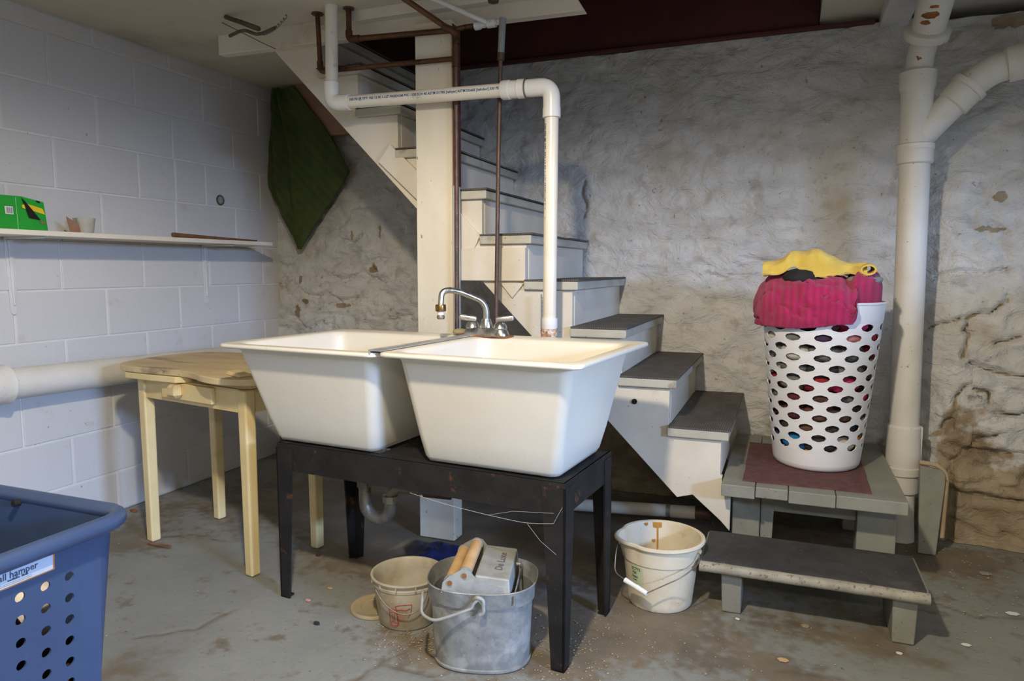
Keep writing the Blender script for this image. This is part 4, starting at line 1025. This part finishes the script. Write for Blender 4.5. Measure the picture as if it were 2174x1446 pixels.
layers = [(.40, ['orange','bright blue','orange','cream','charcoal']), (.452, ['navy','bright blue','charcoal','cream','orange']), (.505, ['wine','charcoal','brown floral','charcoal','navy']),
          (.56, ['maroon','wine','brown floral','brown floral','grey']), (.615, ['grey','maroon','brown floral','black patterned','magenta']), (.67, ['red','grey','red','magenta','charcoal']),
          (.725, ['white','grey','charcoal','black patterned','black patterned']), (.78, ['grey','white','black patterned','black patterned','red']), (.835, ['white','grey','purple','pink floral','red']),
          (.885, ['grey','dark green','maroon','magenta','navy'])]
def blob(c, rx, ry, rz, ang, seed, nu=18, nv=11):
    def F(u, v):
        th = 2*math.pi*u; ph = math.pi*v
        q = 1 + .16*n1(3*math.cos(th)*math.sin(ph)+seed, 3*math.cos(ph)+2*math.sin(th)*math.sin(ph), seed)
        x = rx*math.sin(ph)*math.cos(th)*q; y = ry*math.sin(ph)*math.sin(th)*q; z = rz*math.cos(ph)*q
        return (c[0] + x*math.cos(ang)-y*math.sin(ang), c[1] + x*math.sin(ang)+y*math.cos(ang), c[2]+z)
    return MB().grid(F, nu, nv, True)
place = ['at the left side', 'left of centre', 'at the front centre', 'right of centre', 'at the right side']
level = ['lowest layer', 'second layer up', 'third layer up', 'fourth layer up', 'fifth layer up', 'sixth layer up', 'seventh layer up', 'fourth layer from the top', 'second layer from the top', 'top layer']
for li, (z, cols) in enumerate(layers):
    rx, ry = hr(z)
    for ci, cname in enumerate(cols):
        a = R(196 + 37*ci + 4*math.sin(li*2.1)); k = .735
        c = (HC[0] + rx*k*math.cos(a), HC[1] + ry*k*math.sin(a), z)
        b_ = blob(c, rx*.215, .062, .034, a, li*7+ci+1)
        tg = solo('garment', b_, GM[cname], '%s garment %s of the white hamper, %s' % (cname, place[ci], level[li]), 'clothing', (c[0], c[1], z-.033), 'laundry packed inside the white hamper', smooth=60)
core = blob((HC[0], HC[1]+.02, .65), .10, .10, .30, 0, 3, 20, 16)
solo('garment', core, GM['charcoal'], 'charcoal bundle filling the middle of the white hamper', 'clothing', (HC[0], HC[1]+.02, .36), 'laundry packed inside the white hamper', smooth=60)

# pink towel over the rim
def sm(a, b_, x):
    t = min(1, max(0, (x-a)/(b_-a))); return t*t*(3-2*t)
PA = [(0,1.050),(.35,1.050),(.62,1.046),(.84,1.034),(1.0,1.008),(1.085,.965),(1.105,.925),(1.095,.890),(1.075,.872),(1.05,.868)]
PB = [(0,1.050),(.35,1.050),(.62,1.046),(.80,1.042),(.89,1.030),(.925,1.010),(.93,.988),(.925,.966),(.915,.942),(.89,.92)]
def prof(P, v):
    t = v*(len(P)-1); i = min(len(P)-2, int(t)); f_ = t - i
    g = lambda k: Vector(P[max(0, min(len(P)-1, k))])
    p0, p1, p2, p3 = g(i-1), g(i), g(i+1), g(i+2)
    return .5*((2*p1) + (-p0+p2)*f_ + (2*p0-5*p1+4*p2-p3)*f_*f_ + (-p0+3*p1-3*p2+p3)*f_**3)
def Fpk(u, v):
    th = 2*math.pi*u; rx, ry = hr(.958); deg = math.degrees(th) % 360
    ov = sm(160, 182, deg)*(1 - sm(292, 303, deg))
    a = prof(PA, v); b_ = prof(PB, v); r0 = a[0]*ov + b_[0]*(1-ov); zz = a[1]*ov + b_[1]*(1-ov)
    zz += ov*sm(.5, 1, v)*.020*sm(240, 292, deg)
    x = HC[0] + rx*r0*math.cos(th); y = HC[1] + ry*r0*math.sin(th)
    f = .018*n1(x*13+2, y*13+zz*10, 201) + .007*n1(x*34, y*30+zz*34, 202)
    cre = abs(n1(x*11+4 + zz*7, zz*13+y*9, 205)); f -= .020*math.exp(-(cre/.06)**2)
    f = max(f, -.012) + .008
    w = sm(.3, .65, v)*(ov + (1-ov)*.15); up = 1 - sm(.35, .7, v)
    lump = .020*math.exp(-((x-.29)/.06)**2 - ((y-2.80)/.12)**2) + .012*math.exp(-((x+.03)/.07)**2 - ((y-2.80)/.1)**2) - .030*math.exp(-((x-.205)/.016)**2)*sm(2.95, 2.80, y)
    return (x + math.cos(th)*w*f, y + math.sin(th)*w*f, zz + up*f + .3*f + lump*(1 - sm(.6, .75, v)))
pk = MB().grid(Fpk, 150, 54, True)
solo('towel', pk, M_pink, 'pink ribbed towel spilling over the rim of the white hamper', 'towel', (HC[0], HC[1], .86), 'towels on the white hamper', smooth=70)
# black and grey cloths, yellow towel on top
solo('cloth', blob((.045,2.765,1.050), .060, .060, .030, .2, 77, 26, 16), M_blackcl, 'black cloth tucked under the yellow towel on the hamper', 'cloth', (.045,2.765,1.02), smooth=60)
solo('cloth', blob((.10,2.735,1.024), .065, .030, .022, -.1, 78, 26, 16), M_blackcl, 'black cloth end poking over the pink towel on the hamper', 'cloth', (.10,2.735,1.0), smooth=60)
solo('cloth', blob((.255,2.80,1.040), .060, .055, .026, .3, 81, 26, 16), M_greycl, 'grey cloth at the right under the yellow towel on the hamper', 'cloth', (.255,2.8,1.012), smooth=60)
def Fy(u, v, off=0):
    x = -.085 + .345*u
    zlow = 1.055 + .034*math.exp(-((u-.30)/.09)**2) - .010*math.exp(-((u-.60)/.15)**2) + .004*u
    h = .040 + .058*math.exp(-((u-.53)/.17)**2) + .012*math.exp(-((u-.15)/.12)**2)
    t = sm(0, .62, v)
    z = zlow + h*t + (1.058-zlow)*0*t - .045*sm(.70, 1, v)
    y = 2.742 + .05*v + .10*sm(.45, 1, v) + .016*n1(u*6, v*2, 303)*(1-.4*v) - .02*math.exp(-((u-.60)/.14)**2)*(1-v) + .014*math.exp(-((u-.33)/.05)**2)
    z += .007*n1(u*7, v*5, 301) + .004*n1(u*16, v*12, 302)
    return (x, y + off, z + off*.6)
yt = MB().grid(lambda u, v: Fy(u, v), 70, 36); nn = len(yt.v); y2 = MB().grid(lambda u, v: Fy(u, v, .008), 70, 36)
yt.v += y2.v; yt.f += [tuple(i+nn for i in f[::-1]) for f in y2.f]
edge = [i for i in range(70)] + [j*70+69 for j in range(1, 36)] + [35*70+i for i in range(68, -1, -1)] + [j*70 for j in range(34, 0, -1)]
yt.f += [(edge[i], edge[(i+1) % len(edge)], edge[(i+1) % len(edge)]+nn, edge[i]+nn) for i in range(len(edge))]
# rolled right end
rl = [(.262,2.735,1.076),(.264,2.78,1.080),(.260,2.85,1.082)]
for rad, o_ in ((.019, 0),):
    m_ = len(rl); vv = []; k_ = 18
    for d_ in (0, -.006):
        for (a, b_, c) in rl:
            for k in range(k_):
                an = 2*math.pi*k/k_; vv.append((a + (rad*1.35+d_)*math.cos(an), b_, c + (rad+d_)*math.sin(an)))
    ff = []
    for s0 in (0, m_*k_):
        ff += [(s0+i*k_+k, s0+i*k_+(k+1) % k_, s0+(i+1)*k_+(k+1) % k_, s0+(i+1)*k_+k) for i in range(m_-1) for k in range(k_)]
    ff += [(k, (k+1) % k_, m_*k_+(k+1) % k_, m_*k_+k) for k in range(k_)]
    yt.add(vv, ff)
solo('towel', yt, M_yellowt, 'yellow towel lying on top of the laundry in the white hamper', 'towel', (.1, 2.8, 1.04), 'towels on the white hamper', smooth=60)

# blue hamper in the near left corner
BX0, BX1, BY0, BY1, BZ = -1.640, -1.205, .560, .985, .600
BH = thing('laundry_hamper', 'blue plastic hamper with round holes and paper label in the near left corner', 'hamper', (-1.42, .77, 0), world_coords=True)
def bring(z, ins=0):
    t = z/.6; g = .045*(1-t)
    return rrect((BX0+BX1)/2, (BY0+BY1)/2, (BX1-BX0)/2-g-ins, (BY1-BY0)/2-g-ins, .05, z, 6)
def BSf(u, v, d):      # face towards +X
    g = .045*(1-v/.6); return (BX1 - g - d, u, v)
ys = [.893 - .0450*i for i in range(8)]; y_lo = ys[-1]; zsb = [.538 - .0420*j for j in range(12)][::-1]
z_top = .538; z_lo = zsb[0]
pf = perforate(BSf, y_lo, .893, 7, zsb, (.40, .42), False, 14, .004)
mesh_raw(pf, 'perforated_face', M_blue, BH, 40)
pl = MB()
def bquad(a, b_, c, d_):
    pl.add([BSf(*a, 0), BSf(*b_, 0), BSf(*c, 0), BSf(*d_, 0)], [(0,1,2,3)]); pl.add([BSf(*a, .004), BSf(*d_, .004), BSf(*c, .004), BSf(*b_, .004)], [(0,1,2,3)])
rc = .05
bquad((y_lo,z_top),(.893,z_top),(.893,.6),(y_lo,.6)); bquad((.893,z_lo),(BY1-rc-.0,z_lo),(BY1-rc,z_top),(.893,z_top))
bquad((.893,z_top),(BY1-rc,z_top),(BY1-rc,.6),(.893,.6)); bquad((y_lo,0),(BY1-rc-.03,0),(BY1-rc,z_lo),(y_lo,z_lo))
pl.build('face_frame', M_blue, BH)
sh_ = MB()
for ins in (0, .004):
    ra = [bring(z, ins) for z in (0.0, z_lo, .3, .45, z_top, .6)]
    N_ = len(ra[0]); keep = []
    for k in range(N_):
        p, q = ra[0][k], ra[0][(k+1) % N_]
        onx = abs(p[0]-q[0]) < 1e-6 and p[0] > (BX0+BX1)/2
        if not onx: keep.append(k)
    vv = [p for r_ in ra for p in r_]
    sh_.add(vv, [(i*N_+k, i*N_+(k+1) % N_, (i+1)*N_+(k+1) % N_, (i+1)*N_+k) for i in range(len(ra)-1) for k in keep])
sh_.add(bring(0.002), [tuple(range(28))])
sh_.build('walls', M_blue, BH, smooth=40)
rimp = []
for p in rrect((BX0+BX1)/2, (BY0+BY1)/2, (BX1-BX0)/2+.010, (BY1-BY0)/2+.010, .06, .594, 8): rimp.append(p)
MB().tube(rimp, .0165, 14, closed=True).build('rim', M_blue, BH, smooth=60)
MB().tube([(-1.500,.990,.588),(-1.500,.966,.588)], .007, 12).build('lid_hole', M_black, BH)
# paper label on the face
lx = lambda z: BX1 - .045*(1-z/.6) + .0012
def lab(nm, y0, y1, z0, z1, m, lift=0, parent=BH):
    return MB().add([(lx(z0)+lift,y0,z0),(lx(z0)+lift,y1,z0),(lx(z1)+lift,y1,z1),(lx(z1)+lift,y0,z1)], [(0,1,2,3)]).build(nm, m, parent)
lb = lab('label', .640, .842, .5425, .578, M_label_or)
lab('label_panel', .642, .8385, .5450, .5755, M_paper, .0004, lb)
lab('label_panel', .642, .8385, .5530, .5755, mat('pale_blue_label', (176,188,206), (166,178,198), 10, .6), .0006, lb)
def label_text(txt, size, y0, zc, m, parent, slant=0.0):
    V2, F2 = text_mesh(txt, size, 'LEFT', .0002); k_ = (slant/max(v[0] for v in V2)) if slant else 1
    return MB().add([(lx(zc+y)+.0014, y0 + x*k_, zc + y) for (x, y) in V2], F2).build('lettering', m, parent)
label_text('tall hamper', .0170, .738, .5645, M_print_dark, lb, .073)
label_text('with lid', .0055, .758, .5562, M_print_dark, lb, .035)
for zz in (.5505, .5477): lab('label_rule', .66, .80, zz, zz+.0006, M_cardboard, .0008, lb)
bcol = ['white', 'navy', 'charcoal', 'cream', 'purple', 'black patterned', 'brown floral', 'grey', 'navy', 'white', 'charcoal', 'cream']
for i, cn in enumerate(bcol):
    r_, q = divmod(i, 3)
    c = (-1.33 - .03*(i % 2), .885 - .105*q, .10 + .105*r_)
    solo('garment', blob(c, .085, .062, .060, 0, 400+i, 18, 11), GM[cn], '%s garment inside the blue hamper, %s, %s' % (cn, ['towards the far end', 'in the middle', 'towards the near end'][q], ['bottom layer', 'second layer', 'third layer', 'top layer'][r_]),
         'clothing', (c[0], c[1], c[2]-.06), 'laundry inside the blue hamper', smooth=60)

# ------------------------------------------------------------------ pails on the floor
WPc = (-.352, 2.250)
WH = thing('pail', 'stained white plastic pail with pouring lip and wire handle beside the low step', 'pail', (WPc[0], WPc[1], 0), world_coords=True)
def lip(a, z):
    if z < .15: return 1
    t = (z-.15)/.07; d = (math.degrees(a)-207+180) % 360 - 180
    return 1 + t*(.10*math.exp(-(d/20)**2) - .045*math.exp(-((d-34)/9)**2) - .045*math.exp(-((d+34)/9)**2))
MB().lathe([(.001,.004),(.094,.004),(.099,.0),(.102,.004),(.104,.02),(.119,.150),(.1215,.151),(.1235,.153),(.129,.205),(.137,.207),(.1405,.212),(.1395,.218),(.134,.2205),(.127,.218),(.124,.205),(.116,.150),(.101,.02),(.097,.012),(.001,.010)], (*WPc, 0), 72, fr=lip).build('body', M_pail, WH, smooth=35)
def wp(a, r_, z): return (WPc[0] + r_*math.cos(R(a)), WPc[1] + r_*math.sin(R(a)), z)
wire = fillet([wp(-18,.134,.195), wp(-30,.150,.170), (-.262,2.105,.150), (-.368,2.088,.088)], .03) 
MB().tube([tuple(p) for p in wire], .0018, 8).build('bail_wire', M_wire, WH, smooth=60)
wire = fillet([wp(205,.142,.190), (-.483,2.170,.165), (-.478,2.135,.118), (-.436,2.112,.108)], .02)
MB().tube([tuple(p) for p in wire], .0018, 8).build('bail_wire', M_wire, WH, smooth=60)
MB().tube([(-.440,2.113,.109),(-.405,2.101,.099),(-.400,2.0995,.0975),(-.366,2.088,.087)], [.0085,.0075,.0085,.0080], 14).build('grip', M_pvc_new, WH, smooth=40)
for a in (-18, 203): MB().tube([wp(a,.121,.196), wp(a,.138,.196)], .007, 10).build('ear', M_pail, WH, smooth=40)
def on_pail(a_deg, z, lift=.0008): 
    rr_ = .104 + (.119-.104)*(z-.02)/.13 + lift
    return (WPc[0] + rr_*math.cos(R(a_deg)), WPc[1] + rr_*math.sin(R(a_deg)), z)
mb = MB(); vv = [on_pail(228 + 24*i/8, z) for z in (.075, .143) for i in range(9)]
mb.add(vv, [(i, i+1, 10+i, 9+i) for i in range(8)]); plb = mb.build('label', M_label_green, WH)
for (txt, zc, sz, a0) in (('SCTTS', .134, .0125, 230), ('Pail', .121, .0125, 231.5), ('Seau', .108, .0125, 230.5), ('10 quarts', .097, .0048, 231)):
    V2, F2 = text_mesh(txt, sz, 'LEFT', .0003)
    MB().add([on_pail(a0 + math.degrees(x/.115), zc + y, .0014) for (x, y) in V2], F2).build('lettering', M_green_print, plb)
# ochre drips inside the far wall
dm = MB()
for (a0, a1, z0_, z1_) in ((98,112,.198,.215),(103,106,.13,.20),(104.2,106,.08,.14),(108,114,.150,.158),(108,115,.108,.114),(112,114,.095,.11),(120,126,.206,.214)):
    def inn(a, z):
        rr_ = .101 + (.116-.101)*(z-.02)/.13 if z < .15 else .116 + .008*(z-.15)/.055
        return (WPc[0] + (rr_-.0012)*math.cos(R(a)), WPc[1] + (rr_-.0012)*math.sin(R(a)), z)
    dm.add([inn(a0,z0_), inn((a0+a1)/2,z0_-.003), inn(a1,z0_), inn(a1,z1_), inn(a0,z1_)], [(0,1,2,3,4)])
dm.build('drip_stain', M_rust_drip, WH)

PPc = (-1.062, 1.845)
PP = thing('pail', 'dusty translucent plastic tub with red printing left of the mop bucket', 'pail', (PPc[0], PPc[1], 0), world_coords=True)
MB().lathe([(.001,.004),(.082,.004),(.086,.0),(.089,.004),(.104,.112),(.1045,.122),(.107,.122),(.108,.130),(.105,.131),(.106,.142),(.112,.143),(.1135,.147),(.1125,.150),(.107,.150),(.103,.142),(.101,.120),(.086,.010),(.001,.008)], (*PPc, 0), 64).build('body', M_ppail, PP, smooth=35)
for k in range(12):
    a = 2*math.pi*k/12 + .2; MB().obox((PPc[0]+.109*math.cos(a), PPc[1]+.109*math.sin(a), .1365), (.0035*math.cos(a), .0035*math.sin(a), 0), (-.002*math.sin(a), .002*math.cos(a), 0), (0,0,.0065)).build('rib', M_ppail, PP)
def on_pp(a, z, lift=.0010, ins=False):
    r_ = (.089 + .015*(z-.004)/.108 + lift) if not ins else (.086 + .015*(z-.01)/.11 - lift)
    return (PPc[0] + r_*math.cos(R(a)), PPc[1] + r_*math.sin(R(a)), z)
def pstroke(pts, w=.0011):
    MB().tube([on_pp(a, z, .0004) for (a, z) in pts], w, 5).build('red_drawing', M_red_print, PP)
pstroke([(259,.088),(263,.080),(265,.070)]); pstroke([(265,.072),(265,.020),(268,.014),(274,.012),(279,.016),(280,.022),(279,.068)])
pstroke([(265,.070),(270,.073),(276,.071),(280,.066)]); pstroke([(266,.060),(273,.062),(279,.058)]); pstroke([(265,.025),(269,.030),(275,.030),(280,.025)])
pstroke([(270,.055),(271,.035),(269,.028)]); pstroke([(275,.056),(274,.036),(276,.028)]); pstroke([(265,.022),(270,.017),(275,.017),(280,.021)])
pstroke([(277,.082),(285,.086),(295,.088),(306,.088)]); pstroke([(278,.080),(281,.055),(282,.020)]); pstroke([(306,.087),(304,.060),(299,.045)])
pstroke([(280,.070),(288,.072),(296,.070),(303,.076)], .0016)
for i in range(6): pstroke([(283,.063-.006*i),(298-i,.063-.006*i)], .0006)
V2, F2 = text_mesh('APS', .026, 'LEFT', .0006)
MB().add([on_pp(38 + math.degrees(-x/.098) + 22, .100 + y, .0012, True) for (x, y) in V2], F2).build('lettering', M_red_print, PP)
wr_ = fillet([on_pp(246,.128,.012), on_pp(256,.105,.014), on_pp(272,.082,.018), on_pp(292,.064,.020), on_pp(312,.070,.018), on_pp(326,.10,.014), on_pp(330,.128,.012)], .04)
MB().tube([tuple(p) for p in wr_], .0016, 8).build('bail_wire', M_wire, PP, smooth=60)
solo('pail_lid', MB().lathe([(.001,.004),(.048,.004),(.050,.006),(.066,.006),(.070,.009),(.080,.010),(.082,.006),(.082,.0),(.001,.0)], (-1.188, 1.862, 0.0), 48), M_lid,  # loose pail lid lying on the floor
     'dirty beige round plastic lid lying flat on the floor beside the red-printed pail', 'lid', (-1.188, 1.862, 0), smooth=40)

MC = (-.765, 1.748); MA = R(15)
MK = thing('mop_bucket', 'oval galvanised steel mop bucket with wooden roller wringer', 'bucket', (MC[0], MC[1], 0), MA)
def stad(hx, hy, z, n=56, c=(0,0)):
    out = []
    for k in range(n):
        a = 2*math.pi*k/n; e = 2.6
        ca, sa = math.cos(a), math.sin(a)
        q = (abs(ca)**e + abs(sa)**e)**(-1/e)
        out.append((c[0] + hx*q*ca, c[1] + hy*q*sa, z))
    return out
body = [stad(.128,.108,.006), stad(.134,.114,0), stad(.137,.117,.003), stad(.137,.117,.008), stad(.133,.113,.010), stad(.143,.120,.172), stad(.144,.121,.186)]
ob_ = MB().loft(body, True, False)
ob_.loft([stad(.1415,.1185,.186), stad(.1305,.1105,.012), stad(.12,.10,.010)], False, True).build('body', M_galv, MK, smooth=35)
bd = MB().loft([stad(.144,.121,.184), stad(.1495,.126,.185), stad(.1505,.127,.190), stad(.1525,.129,.224), stad(.1545,.131,.228), stad(.1515,.128,.230), stad(.1500,.1265,.226), stad(.1455,.1225,.190), stad(.142,.119,.184)], False, False)
bd.build('rim_band', M_galv, MK, smooth=35)
WR_ = MB().hexa([(-.005,-.116,.205),(.090,-.116,.205),(.090,.112,.205),(-.005,.112,.205)], [(-.006,-.108,.272),(.086,-.108,.264),(.086,.104,.264),(-.006,.104,.272)])
wrg = WR_.build('wringer_box', M_galv_d, MK, bevel=.004)
def wtop(x, y): return .272 - .008*(x+.006)/.092 + .0006
V2, F2 = text_mesh('De Luxe', .030, 'CENTER', 0)
def wt(x, y, e=0): return (.052 - y*1.0, x*1.15, wtop(.052 - y, x) + .0006 + e)
lt = MB().add([wt(x, y) for (x, y) in V2], F2).build('embossed_lettering', mat('embossed_steel', (112,110,102), (96,94,88), 20, .6, .3), wrg)
for (cx, cz) in ((-.072,.250), (-.033,.272)):
    rl_ = MB().tube([(cx,-.100,cz),(cx,.100,cz)], .0165, 20).build('roller', M_wood_roll, MK, smooth=40)
    MB().tube([(cx,-.107,cz),(cx,-.098,cz)], .0185, 20).tube([(cx,.098,cz),(cx,.107,cz)], .0185, 20).build('roller_cap', M_galv_d, rl_, smooth=40)
    MB().tube([(cx,-.118,cz),(cx,-.107,cz)], .0065, 10).build('axle', M_rust, rl_, smooth=40)
for sy in (-1, 1):
    y = sy*.112
    MB().prism([(-.096,.222),(-.092,.250),(-.074,.268),(-.040,.288),(-.018,.284),(.000,.262),(.070,.244),(.075,.222)], y-.0015, y+.0015, 'y').build('wringer_plate', M_galv_d, MK)
MB().box(.098, .1015, -.118, .118, .196, .222).build('cross_rod', M_galv, MK, bevel=.001)
MB().tube([(.07,.06,.236),(.10,.06,.235)], .006, 10).build('pivot_pin', M_galv, MK, smooth=40)
hnd = fillet([(.020,-.136,.200),(.010,-.140,.222),(-.004,-.142,.210),(-.010,-.142,.196),(-.055,-.146,.178),(-.110,-.150,.160),(-.150,-.120,.163),(-.163,-.04,.190)], .02, 5)
MB().tube([tuple(p) for p in hnd], .0042, 10).build('bail_handle', M_galv_d, MK, smooth=60)
MB().tube([tuple(p) for p in fillet([(-.004,-.132,.215),(.004,-.142,.228),(.022,-.142,.222),(.022,-.140,.185),(.012,-.138,.178)], .012)], .0055, 10).build('handle_ear', M_galv_d, MK, smooth=60)

# dark blue plastic sheet crumpled under the tubs
def Fbl(u, v):
    x = -1.33 + .30*u; y = 2.17 + .22*v
    e = math.sin(math.pi*u)*math.sin(math.pi*v)
    return (x + .03*n1(v*3, 1, 501), y + .03*n1(u*3, 2, 502), .003 + .045*e*(1 + .6*n1(u*7, v*7, 503)))
solo('plastic_sheet', MB().grid(Fbl, 30, 24), M_bluetarp, 'crumpled dark blue plastic on the floor under the tubs', 'plastic sheet', (-1.18, 2.28, 0), smooth=60)

# ------------------------------------------------------------------ wire tangle, webs, debris
RP = thing('wire_tangle', 'dusty stick, coil spring and cord hanging at the ceiling edge left of the pipes', 'tangle', (-1.97, 2.32, 2.0), world_coords=True)
MB().tube([(-2.125,2.32,2.078),(-2.04,2.31,2.045),(-1.945,2.30,2.005)], [.008,.009,.010], 8).build('stick', M_rope, RP, smooth=50)
cl = [(-1.93 + .12*t + .006*math.cos(t*60), 2.30, 1.985 + .055*t*t + .006*math.sin(t*60)) for t in [i/60 for i in range(61)]]
MB().tube(cl, .0022, 6).build('spring', M_wire, RP, smooth=60)
MB().tube([tuple(p) for p in fillet([(-2.09,2.30,1.995),(-2.02,2.30,2.012),(-1.94,2.29,1.978),(-1.87,2.30,2.0)], .03)], .0065, 8).build('cord', M_rope, RP, smooth=60)
solo('cord', MB().tube([(-2.20,2.38,2.085),(-2.06,2.46,2.01),(-2.03,2.50,1.995)], .0016, 6), M_rope, 'thin dark cord running across the ceiling edge to the stringer', 'cord', (-2.06, 2.46, 1.995), smooth=60)
cwm = MB()
wa = sk(-.10, -.197, .435); 
pts = [sk(.02,-.199,.430), sk(.14,-.201,.415), sk(.28,-.201,.405), sk(.40,-.200,.400), sk(.475,-.199,.412)]
cwm.tube([tuple(p) for p in fillet(pts, .04)], .00055, 5)
cwm.tube([sk(.40,-.201,.400), sk(.44,-.204,.36), sk(.485,-.202,.33)], .0004, 5)
cwm.tube([sk(.475,-.199,.412), sk(.50,-.199,.46)], .0004, 5)
cwm.tube([sk(.28,-.201,.405), sk(.36,-.206,.43), sk(.475,-.199,.44)], .00035, 5)
solo('cobweb', cwm, M_web, 'thin cobweb strands hanging under the front edge of the tub stand', 'cobweb', sk(.3,-.2,.33), smooth=60)

def chip(x, y, s, m, label, cat, rot=0, h=.003, name='paint_chip', group='debris flakes on the floor'):
    k = 6; top_ = []; n_ = [.75 + .4*random.random() for _ in range(k)]
    po = [(x + s*n_[i]*math.cos(rot + 2*math.pi*i/k), y + .6*s*n_[i]*math.sin(rot + 2*math.pi*i/k)) for i in range(k)]
    solo(name, MB().prism(po, .0004, h, 'z'), m, label, cat, (x, y, 0), group)
chip(.702,2.549,.020,M_paper,'largest pale paint flake on the floor at the far right edge','paint chip')
chip(.028,2.005,.018,M_wood_roll,'tan wood chip on the floor at the bottom below the low step','wood chip', 1, name='wood_chip')
chip(.091,2.229,.014,M_lid,'beige flake on the floor under the front of the low step','paint chip')
chip(.693,2.863,.022,M_greycl,'grey paint flake on the floor near the foot of the stone wall','paint chip')
chip(-1.424,1.822,.011,mat('pink_scrap', (206,150,140), rough=.7),'small pink scrap on the floor beside the tub stand leg','scrap', name='paper_scrap')
chip(-1.302,1.705,.014,M_blackcl,'small black scrap on the floor in front of the tub stand','scrap', 2, .006, name='paper_scrap')
chip(-2.689,2.252,.024,M_rust,'dry brown leaf on the floor at the foot of the block wall','leaf', .4, .006, name='dry_leaf')
chip(-1.616,2.136,.012,M_copper2,'dark lump on the floor behind the front tub stand leg','lump', 1, .016, name='dirt_lump')
chip(-1.408,1.920,.010,M_wood_roll,'tiny tan chip on the floor between the stand leg and the plastic tub','wood chip', name='wood_chip')
chip(-.105,2.20,.008,M_paper,'tiny pale flake at the left foot of the low step','paint chip')
chip(.333,2.16,.010,M_paper,'small pale flake in front of the right foot of the low step','paint chip')
chip(.519,2.28,.013,M_paper,'pale flake on the floor right of the low step','paint chip')
chip(.09,2.30,.02,M_rug,'rusty red flake hidden under the low step','paint chip') if False else None
solo('wood_stick', MB().box(-2.31,-2.20,1.985,2.0,.0004,.006), M_rod, 'short thin stick on the floor beside the front leg of the yellow table', 'stick', (-2.25,1.99,0))
# loose grit: uncountable crumbs
gr = MB()
def grit(cx, cy, sx, sy, n_, s0, s1):
    for _ in range(n_):
        x = random.gauss(cx, sx); y = random.gauss(cy, sy); s = random.uniform(s0, s1)
        if y > 3.2 or x < -2.74: continue
        a = random.random()*6.28; p = [(x + s*math.cos(a+k*2.09)*random.uniform(.6,1.2), y + s*math.sin(a+k*2.09)*random.uniform(.6,1.2), .0003) for k in range(3)]
        gr.add(p + [(x, y, s*random.uniform(.5, .9))], [(0,2,1),(0,1,3),(1,2,3),(2,0,3)])
grit(-.95, 1.72, .10, .05, 260, .0015, .0045); grit(-.55, 1.80, .10, .12, 260, .0015, .0045); grit(.1, 2.1, .35, .15, 120, .001, .004)
grit(-1.6, 2.0, .5, .3, 150, .001, .0035); grit(.7, 2.8, .2, .25, 160, .0015, .006); grit(-.4, 1.95, .15, .12, 160, .001, .004); grit(.2, 2.85, .4, .25, 120, .0015, .005)
go = gr.build('floor_grit', mat('plaster_grit', (172,156,126), (140,122,94), 60, .9), None)
go['kind'] = 'stuff'; tag(go, 'loose plaster crumbs and grit scattered over the floor', 'grit')

# ceiling lamp fixture (out of frame): base plate, socket and wide reflector around the bulb light
SLt = thing('fill_light_housing', 'white housing added for the unseen fill light behind the camera', 'lamp', (.2, -1.3, CEIL), world_coords=True)  # made-up fixture to go with the added fill light
MB().box(-.42, .82, -1.38, -1.22, 2.04, CEIL-.001).build('housing', M_white_metal, SLt, bevel=.004)
LF = thing('ceiling_lamp', 'white enamel reflector lamp on the ceiling above the camera', 'lamp', (-.47, .58, CEIL), world_coords=True)
MB().lathe([(.001,0),(.055,0),(.055,-.012),(.020,-.016),(.020,-.03),(.001,-.03)], (-.47,.58,CEIL), 24).build('base', M_white_metal, LF, smooth=40)
MB().lathe([(.020,-.020),(.06,-.028),(.10,-.045),(.102,-.043),(.06,-.024),(.020,-.016)], (-.47,.58,CEIL), 32).build('shade', M_white_metal, LF, smooth=40)
